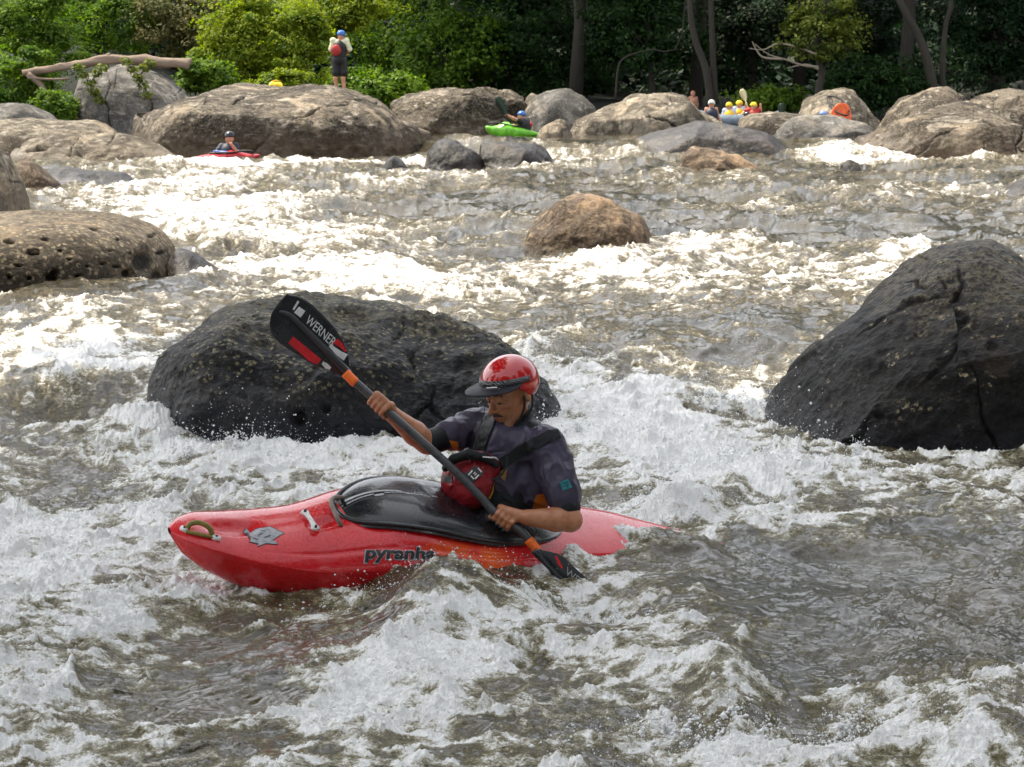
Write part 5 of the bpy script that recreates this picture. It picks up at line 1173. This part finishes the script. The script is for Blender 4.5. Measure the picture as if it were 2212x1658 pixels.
def fig(label, y, head, hr, sh, hipp, arms, cloth_m, vest_m=None, helm_m=None, legs=None, shorts=None, face=(-1, 0), group=None, hb=None, sleeves=None, sw=.0, tw=.13, panel=None, shoes=False):
    """joints are photo positions, optional third value = nearer by metres"""
    hr = hr*.86; q = lambda t: A3(PP(t[0], t[1], y-(t[2] if len(t) > 2 else 0)))
    H_ = q(head); a_, b_ = q(sh[0]), q(sh[1]); hp_ = q(hipp); base = (q(legs[0][-1])+q(legs[1][-1]))/2 if legs else hp_
    o = empty('person', base); tag(o, label, 'person', group)
    allp = [H_, a_, b_, hp_]+[q(t) for ar in arms for t in ar]+([q(t) for l in legs for t in l] if legs else [])
    lo = np.min(allp, 0)-.3; hi = np.max(allp, 0)+.3; hv = .015
    nk = (a_+b_)/2+A3((0, 0, .02))
    S_ = SDF(lo, hi, hv); S_.ell(H_, (hr*.86, hr*.95, hr*1.12), None, .02); S_.cone(nk-A3((0, 0, .04)), H_, .055, .05, .02); f3 = A3((face[0], face[1], 0)); f3 /= np.linalg.norm(f3)
    S_.cone(H_+f3*hr*.8, H_+f3*hr*1.08-A3((0, 0, .03)), .015, .018, .01); S_.cone(H_+f3*hr*.5-A3((0, 0, hr*.9)), H_+f3*hr*.7-A3((0, 0, hr*.85)), .03, .025, .02)
    ch = nk*.65+hp_*.35
    S_.cone(ch, hp_, tw, tw*.88, .04); S_.cone(ch, a_, .1, .05, .04); S_.cone(ch, b_, .1, .05, .04)
    for ar in arms:
        pts = [q(t) for t in ar]; S_.chain(pts, np.linspace(.052, .032, len(pts)), .02)
        e = pts[-1]; d = e-pts[-2]; d /= np.linalg.norm(d); sd_ = np.cross(d, (0, 0, 1)); sd_ /= np.linalg.norm(sd_)+1e-9
        S_.ell(e+d*.03, (.035, .035, .04), None, .01)
        for k in range(4): S_.cone(e+d*.04+sd_*(k-1.5)*.018, e+d*(.085-.008*abs(k-1.3))+sd_*(k-1.5)*.02-A3((0, 0, .015)), .011, .009, .004)
        S_.cone(e+d*.01+sd_*.03, e+d*.045+sd_*.055, .012, .010, .005)
    if legs:
        for l in legs:
            pts = [q(t) for t in l]; S_.chain(pts, [.09, .062, .058, .038][:len(pts)], .02); S_.cone(pts[-1], pts[-1]+A3((f3[0]*.12+.03, f3[1]*.12, -.01)), .04, .03, .02)
    sdf_obj('body', S_, C_skin if cloth_m is not None or True else None, o, rel=1)
    if cloth_m is not None:
        K = SDF(lo, hi, hv); K.cone(ch, hp_, tw+.02, tw*.88+.02, .03); K.cone(ch, a_, .125, .075, .04); K.cone(ch, b_, .125, .075, .04)
        for ar, sl_k in zip(arms, sleeves or [0]*len(arms)):
            pts = [q(t) for t in ar]
            if sl_k: K.cone(pts[0], pts[0]+(pts[1]-pts[0])*min(sl_k, 1), .075, .065, .02)
            if sl_k > 1 and len(pts) > 2: K.cone(pts[1], pts[1]+(pts[2]-pts[1])*(sl_k-1), .065, .05, .02)
        sdf_obj('shirt', K, cloth_m, o, rel=1)
    if vest_m is not None:
        K = SDF(lo, hi, hv); K.cone(ch-A3((0, 0, .02)), hp_+A3((0, 0, .08)), tw+.05, tw*.88+.05, .03); K.cone(ch, (a_*.7+ch*.3), .12, .06, .03); K.cone(ch, (b_*.7+ch*.3), .12, .06, .03); v_ = sdf_obj('life_vest', K, vest_m, o, rel=1)
        if panel is not None:
            K = SDF(lo, hi, hv*.8); c_ = q(panel[0]); K.ell(c_, (panel[1], .07, panel[2]), None, .01); sdf_obj('vest_panel', K, panel[3], v_, rel=1)
    if shorts is not None:
        K = SDF(lo, hi, hv); K.cone(hp_+A3((0, 0, .04)), hp_-A3((0, 0, .02)), tw+.03, tw+.03, .02)
        for l in legs: pts = [q(t) for t in l]; K.chain([pts[0], pts[1], pts[1]+(pts[2]-pts[1])*.25], [.115, .10, .10], .02)
        sdf_obj('shorts', K, shorts, o, rel=1)
    if shoes:
        for l in legs:
            p_ = q(l[-1]); K = SDF(p_-.25, p_+.3, .013); K.cone(p_-A3((0, 0, .005)), p_+A3((f3[0]*.15+.05, f3[1]*.15, -.02)), .052, .04, .02); sdf_obj('shoe', K, C_shoe, o, rel=1)
    if helm_m is not None:
        B_ = np.stack([f3, np.cross((0, 0, 1), f3), A3((0, 0, 1))], 1); hs_ = shell('helmet', H_+A3((0, 0, hr*.28)), B_, (hr*1.2, hr*1.06, hr*1.02), lambda ph: -.12-.45*math.exp(-((abs((ph+math.pi) % (2*math.pi)-math.pi)-1.9)/.5)**2), helm_m, o, .01, 28, 12)
        if hb is not None:
            ph = np.linspace(-1.2, 1.2, 14); c_ = H_+A3((0, 0, hr*.2)); V, F = tube([c_+B_@A3((math.cos(a)*hr*1.38, math.sin(a)*hr*1.15, 0)) for a in ph], .014, 6); link('helmet_peak', mesh_np('peak', V, F), hb, hs_)
    return o
fig('standing man seen from behind in pale shirt, black vest and shorts on the huge boulder', 68.5, (737, 77), .115, ((719, 88), (748, 88)), (733, 128), [((721, 89), (715, 108), (722, 118, -.15)), ((748, 89), (755, 107), (748, 117, -.1))], C_pale, C_blk, C_blue,
    legs=[((727, 130), (726, 155), (725, 170), (727, 197)), ((740, 130), (743, 155), (741, 170), (744, 198))], shorts=C_blk, face=(.5, 1), sleeves=[1, 1.05], panel=((726, 109, .16), .125, .14, C_red2), shoes=True, hb=C_whh)
fig('paddler with blue helmet and black vest reaching an arm out over the green kayak', 66, (1127, 250), .10, ((1121, 262, .15), (1138, 260, -.15)), (1134, 288), [((1121, 262, .15), (1108, 256, .25), (1096, 250, .3)), ((1138, 262, -.15), (1128, 276, -.25), (1112, 272, -.2))], C_blk, C_blk, C_blue, face=(-1, -.2), sleeves=[.2, .3], tw=.12, panel=((1146, 270), .05, .07, C_red2))
fig('kayaker in black helmet and navy top touching his face below the huge boulder', 57.6, (496, 298), .125, ((479, 317), (509, 316)), (490, 348), [((479, 318), (466, 331, .1), (440, 341, .2)), ((509, 317), (514, 332, .1), (501, 314, .2))], C_navy, C_navy, C_bh, face=(.3, -1), sleeves=[.5, .4])
fig('person with white helmet and navy tank top sitting behind the pale sandy rock', 71.5, (1537, 225), .10, ((1526, 236), (1547, 236)), (1536, 268), [((1526, 237), (1522, 252), (1526, 264)), ((1547, 237), (1550, 250), (1556, 262))], None, C_navy, C_whh, face=(0, 1), tw=.13)
fig('leftmost rafter in a yellow helmet, upright with back turned in yellow vest', 79, (1575, 230), .11, ((1566, 239), (1584, 239)), (1575, 270), [((1566, 240), (1562, 252), (1568, 260)), ((1584, 240), (1588, 252), (1590, 260))], C_wh2, C_yel, C_yh, face=(.2, 1), sleeves=[.8, .8])
fig('middle rafter in yellow helmet with pale blue sleeves, raising a cream paddle', 79.6, (1597, 226), .11, ((1588, 235), (1605, 235)), (1596, 268), [((1588, 236), (1583, 248), (1592, 250)), ((1605, 236), (1610, 240), (1612, 226))], C_wh2, C_yel, C_yh, face=(-.6, .8), sleeves=[.9, .9])
fig('rightmost rafter in yellow helmet with red sleeves and an arm raised', 79, (1628, 230), .11, ((1619, 238), (1637, 238)), (1627, 270), [((1619, 239), (1610, 240), (1604, 250)), ((1637, 239), (1643, 240), (1643, 229))], C_red, C_red, C_yh, face=(-.6, -.8), sleeves=[.9, .6])
fig('kayaker with dark helmet and red vest sunk low behind the dark dome of rock', 71, (1614, 251), .10, ((1603, 261), (1624, 261)), (1612, 295), [((1603, 262), (1597, 272), (1606, 276, .2)), ((1624, 262), (1629, 269), (1634, 272, .2))], C_blk, C_red, C_bh, face=(0, -1), sleeves=[1, .3])
fig('kayaker with silver helmet and red jacket beside an upright dark paddle', 70.5, (1677, 252), .095, ((1668, 261), (1685, 261)), (1676, 295), [((1668, 262), (1663, 274), (1668, 282, .1)), ((1685, 262), (1690, 268, .1), (1689, 258, .1))], C_red, C_blk, C_sil, face=(-.2, -1), sleeves=[1, 1])
fig('person with pale blue helmet, only the head showing over the grey mossy slab', 64, (1778, 249), .095, ((1769, 260), (1787, 260)), (1778, 292), [((1769, 261), (1765, 273), (1770, 282)), ((1787, 261), (1791, 273), (1786, 282))], C_navy, None, flatm('pale_blue_helmet', (.2, .32, .75), .3), face=(0, -1), sleeves=[.8, .8])
fig('bare chested person standing in the forest shade left of the twin trunks', 86, (1497, 203), .105, ((1490, 212), (1504, 212)), (1497, 246), [((1490, 213), (1487, 226), (1489, 238)), ((1504, 213), (1507, 226), (1505, 238))], None, None, None, legs=[((1493, 248), (1493, 268), (1493, 275), (1493, 300)), ((1501, 248), (1501, 268), (1501, 275), (1501, 300))], shorts=C_navy, face=(.3, -1))
# boats : loft of the same kind of hull
def boat(label, y, px, py, yaw, L, col, zs=1.0, ws=1.0, rim=True, pitch=0):
    V, a, b = kayak_mesh(KL, 60, 32, False); V = V.copy(); V[:, 0] *= L/KL; V[:, 1] *= ws; V[:, 2] *= zs; o = empty('kayak', PP(px, py, y)); o.rotation_euler = (0, -pitch, yaw); tag(o, label, 'kayak')
    me = mesh_np('hull', V, hull_faces(a, b)[:, ::-1]); me.materials.append(col); h = bpy.data.objects.new('hull', me); COL.objects.link(h); h.parent = o; me.polygons.foreach_set('use_smooth', np.ones(len(me.polygons), bool))
    V, F = tube([(.27+.45*math.cos(t), .21*math.sin(t), float(zdeck(.27+.45*math.cos(t), .1*math.sin(t)))*zs) for t in np.linspace(0, 2*math.pi, 30)], .02, 6, cap=False)
    me = mesh_np('cockpit_rim', V, F); me.materials.append(C_blk); h = bpy.data.objects.new('cockpit_rim', me); COL.objects.link(h); h.parent = o
    return o
boat('bright green kayak pointing left in front of the square topped rock wall', 66, 1122, 293, R(188), 1.4, flatm('lime_plastic', (.16, .50, .03), .3), 1.0, .9, pitch=R(-3))
bk = boat('small red and blue kayak wedged below the huge boulder at its left end', 57.4, 470, 346, R(12), 1.5, flatm('kayak_red_far', (.42, .015, .02), .25), .7, .75, pitch=R(-5))
V, F = tube([(.62, 0, .2), (.3, 0, .245), (-.1, 0, .225)], [.04, .12, .08], 10); V[:, 2] = .17+(V[:, 2]-.17)*.3-.02
me = mesh_np('spray_deck', V, F); me.materials.append(flatm('blue_deck', (.03, .1, .4), .4)); h = bpy.data.objects.new('spray_deck', me); COL.objects.link(h); h.parent = bk
boat('pale blue kayak of the dark helmeted paddler behind the dark dome', 70.8, 1612, 284, R(70), 1.8, flatm('pale_blue_plastic', (.35, .5, .65), .3), .8, .8)
boat('dark kayak of the silver helmeted paddler', 70.3, 1677, 292, R(60), 1.8, flatm('dark_plastic', (.03, .03, .04), .3), .8, .8)
boat('orange kayak tip sticking up behind the grey mossy slab', 64.5, 1817, 268, R(110), .34, flatm('orange_plastic', (.85, .12, .01), .3), 1.4, .8, pitch=R(14))
# raft
rf = empty('raft', PP(1600, 262, 79.3)); tag(rf, 'grey blue inflatable raft carrying the yellow helmeted rafters', 'raft')
c_ = A3(PP(1600, 262, 79.3)); C_raft = flatm('raft_rubber', (.12, .16, .20), .5)
ring = [c_+A3((1.15*np.sign(math.cos(t))*abs(math.cos(t))**.7, .8*np.sign(math.sin(t))*abs(math.sin(t))**.7, .12*abs(math.cos(t))**4)) for t in np.linspace(0, 2*math.pi, 60)]
V, F = tube(ring, .19, 14, cap=False); link('tube', mesh_np('tube', V, F), C_raft, rf)
for dx in (-.35, .35): V, F = tube([c_+A3((dx, -.75, .02)), c_+A3((dx, .75, .02))], .14, 12); link('thwart', mesh_np('thwart', V, F), C_raft, rf)
def paddle_far(label, a, b, y, col, bl=.42, two=False):
    A, B = A3(PP(*a, y)), A3(PP(*b, y)); o = empty('paddle', B); tag(o, label, 'paddle')
    V, F = tube([A, A*.5+B*.5, B], .018, 8); link('shaft', mesh_np('shaft', V, F), col, o)
    for E_, D_ in ((A, (A-B)),)+(((B, (B-A)),) if two else ()):
        d = D_/np.linalg.norm(D_); sd_ = np.cross(d, (0, 1, 0)); V = []; n_ = 12
        for i in range(n_):
            t = i/(n_-1); w_ = .095*math.sin(math.pi*min(1, .12+.62*t))**.8*(1 if t < .85 else 1-(t-.85)*3)
            for s1_, s2_ in ((-1, 0), (0, -.012), (1, 0), (0, .012)): V.append(E_+d*(bl*t-.05)+sd_*w_*s1_+A3((0, s2_, 0)))
        F = [(i*4+j, i*4+(j+1) % 4, (i+1)*4+(j+1) % 4, (i+1)*4+j) for i in range(n_-1) for j in range(4)]+[(0, 3, 2, 1), (n_*4-4, n_*4-3, n_*4-2, n_*4-1)]
        link('blade', mesh_np('blade', np.array(V), np.array(F)), col, o)
    return o
C_cream = flatm('cream_paddle', (.75, .68, .4)); C_dk = flatm('dark_green_paddle', (.01, .03, .015))
paddle_far('cream raft paddle held upright by the middle rafter', (1609, 214), (1617, 238), 79.4, C_cream, .34)
paddle_far('cream raft paddle slanting down left of the red sleeved rafter', (1596, 252), (1608, 241), 78.5, C_cream, .34)
paddle_far('dark paddle held up by the green kayak paddler', (1091, 243), (1104, 268), 65.6, C_dk, .46)
paddle_far('upright dark paddle beside the silver helmeted kayaker', (1689, 245), (1690, 274), 70.2, C_dk, .3)
# yellow dry box on the boulder
c_ = A3(PP(596, 186, 66.5)); yb = empty('dry_bag', c_); tag(yb, 'small yellow dry bag with white tag on top of the huge boulder', 'bag')
K = SDF(c_-.4, c_+.4, .012); K.cone(c_+A3((-.08, 0, 0)), c_+A3((.08, 0, .0)), .10, .09, .03); sdf_obj('bag_body', K, C_yh, yb, rel=2, noise=lambda V: .008*n3(V[:, 0]*12, V[:, 1]*12, V[:, 2]*12, 3))
V, F = tube([c_+A3((-.12, 0, .09)), c_+A3((0, 0, .13)), c_+A3((.1, 0, .10))], .015, 7); link('handle', mesh_np('handle', V, F), C_yel, yb)
K = SDF(c_-.4, c_+.5, .012); K.ell(c_+A3((.14, -.08, -.06)), (.10, .05, .04), None, .01); sdf_obj('tag', K, C_whh, yb)
# ------------------------------------------------------------------ water surface object
nu_, nv_ = XX.shape
Vw = np.stack([XX, YY, WZ], -1).reshape(-1, 3)
mew = mesh_np('river_water', Vw, grid_faces(nu_, nv_))
attr(mew, 'foam', WF)
n = NT('river_water'); p = n.pos()
fo = n.n('ShaderNodeAttribute', attribute_name='foam').outputs['Fac']
f1 = n.noise(9, 5, .7, p, .8); f2 = n.noise(34, 5, .75, p, .6); f3 = n.noise(170, 3, .7, p)
ds = n.n('ShaderNodeSeparateXYZ', ins={0: p}); nearf = n.map(ds.outputs[1], 22, 12)
g = n.math('ADD', fo, n.math('MULTIPLY', n.math('SUBTRACT', f1, .5), 1.5)); g = n.math('ADD', g, n.math('MULTIPLY', n.math('SUBTRACT', f2, .5), 1.9))
g = n.math('ADD', g, n.math('MULTIPLY', n.math('SUBTRACT', f3, .5), n.math('MULTIPLY', nearf, .95)))
ga = n.math('ADD', g, n.math('MULTIPLY', nearf, .10)); aer = n.map(ga, .10, .85); wh = n.map(n.math('ADD', g, n.math('MULTIPLY', nearf, .14)), .62, 1.20)
lo = n.noise(1.3, 4, .6, p)
deep = n.mix(n.map(lo, .35, .65), (.024, .022, .013), (.060, .046, .019))
c = n.mix(aer, deep, n.mix(nearf, (.26, .215, .13), (.37, .325, .175))); c = n.mix(wh, c, (.90, .90, .88))
pr = n.pbr(c, n.map(wh, 0, 1, .06, .4), IOR=1.33)
bh = n.math('MULTIPLY', n.math('ADD', n.math('MULTIPLY', n.noise(150, 3, .6, p), .5), n.math('MULTIPLY', n.noise(38, 5, .7, p, .8), 1.6)), n.map(g, 0, .9, .06, 1.1))
n.set(pr.inputs['Normal'], n.bump(bh, .010, 1.0))
wo = link('river_water', mew, n.m); tag(wo, 'brown river water full of white rapids and foam', None, None, 'structure')

# ------------------------------------------------------------------ spray: beads of water thrown off the white water
M_spray = simple('spray_water', (.82, .83, .84), .12, .05, 60, 0, IOR=1.33)
oct_v = np.array([(1, 0, 0), (-1, 0, 0), (0, 1, 0), (0, -1, 0), (0, 0, 1), (0, 0, -1)], float); oct_f = np.array([(0, 2, 4), (2, 1, 4), (1, 3, 4), (3, 0, 4), (2, 0, 5), (1, 2, 5), (3, 1, 5), (0, 3, 5)])
q = np.random.default_rng(99); C_ = []; R_ = []
near = (YY < 21) & (np.abs(XX/YY) < .24)
idx = np.argwhere(near & (WF > .55)); wgt = (WF[tuple(idx.T)]-.5)**2*YY[tuple(idx.T)]**1.2; pick = idx[q.choice(len(idx), 42000, p=wgt/wgt.sum())]
x = XX[tuple(pick.T)]; y = YY[tuple(pick.T)]; z = WZ[tuple(pick.T)]; rr = q.lognormal(-6.65, .55, len(x))
C_.append(np.stack([x+q.normal(size=len(x))*.004, y+q.normal(size=len(x))*.01, z+q.exponential(.006, len(x))], 1)); R_.append(rr)
def emit(px, py, n_, sx, sz, up, rs=1.0, y=None):
    if y is None: cx, cy = g_at(px, py)
    else: v = P(px, py, y); cx, cy = v.x, y
    xs = cx+q.normal(size=n_)*sx; ys = cy+q.normal(size=n_)*.12; zs, _, _ = water(xs, ys)
    hz = q.exponential(sz, n_)*np.exp(-((xs-cx)/sx/1.6)**2); C_.append(np.stack([xs, ys, zs+hz+up], 1)); R_.append(q.lognormal(-6.35, .6, n_)*rs)
for a in ((400, 985, 500, .15, .05, 0), (520, 990, 700, .2, .06, 0), (650, 1000, 500, .25, .03, 0), (1220, 960, 700, .2, .06, 0), (1300, 960, 600, .3, .05, 0), (1590, 1010, 1300, .18, .09, 0), (1640, 900, 900, .15, .1, 0), (1700, 1040, 900, .3, .08, 0),
          (1850, 1050, 300, .12, .07, 0), (1400, 1120, 1600, .25, .05, .02), (1300, 1150, 700, .15, .04, .02), (1060, 1240, 600, .1, .04, 0), (1250, 1310, 900, .15, .04, 0), (1480, 1600, 700, .2, .05, 0), (1600, 1640, 1000, .3, .05, 0), (1840, 1600, 400, .08, .08, 0),
          (1180, 790, 400, .15, .06, 0), (1560, 860, 600, .25, .06, 0), (120, 1100, 500, .3, .03, 0), (330, 960, 500, .2, .05, 0), (560, 990, 500, .35, .16, 0), (1150, 960, 400, .3, .16, 0), (1640, 1010, 700, .3, .2, 0), (900, 1250, 400, .2, .08, 0), (2080, 1610, 600, .25, .03, 0), (820, 1300, 500, .25, .03, 0), (1200, 880, 400, .1, .05, 0)): emit(*a)
# thrown strands that break into drops
def strand(px, py, n_, ht, sp):
    cx, cy = g_at(px, py)
    for _ in range(n_):
        x0 = cx+q.normal()*sp; y0 = cy+q.normal()*.06; z0_ = float(water(np.array([x0]), np.array([y0]))[0][0]); h_ = ht*q.uniform(.35, 1); lx = q.normal()*.5*h_; ly = q.normal()*.3*h_
        m = int(14+h_*160); t = np.sort(q.uniform(0, 1, m)); wob = q.normal(size=(m, 3))*.004*(1+t[:, None]*2)
        C_.append(np.stack([x0+lx*t, y0+ly*t, z0_-.01+h_*(1.6*t-.6*t*t)], 1)+wob); R_.append((.009*(1-t)+.0028)*q.uniform(.5, 1.2, m))
for a in ((398, 985, 5, .13, .04), (520, 985, 7, .13, .08), (1850, 1010, 4, .12, .03), (1480, 1600, 8, .09, .15), (1840, 1590, 3, .14, .03), (1590, 1000, 8, .12, .1), (1230, 965, 6, .1, .1), (680, 1000, 6, .06, .2), (1560, 900, 6, .12, .15), (1400, 1140, 8, .07, .2), (870, 640, 5, .1, .3), (1330, 1330, 6, .07, .1)): strand(*a)
C_ = np.concatenate(C_); R_ = np.clip(np.concatenate(R_), .0009, .011); st = np.stack([q.uniform(.7, 1.3, len(R_)) for _ in range(3)], 1)
V = (C_[:, None, :]+oct_v[None]*R_[:, None, None]*st[:, None, :]).reshape(-1, 3); F = (oct_f[None]+6*np.arange(len(C_))[:, None, None]).reshape(-1, 3)
so_ = link('spray_droplets', mesh_np('spray_droplets', V, F), M_spray); tag(so_, 'white spray and drops flying off the rapids', 'spray', None, 'stuff')
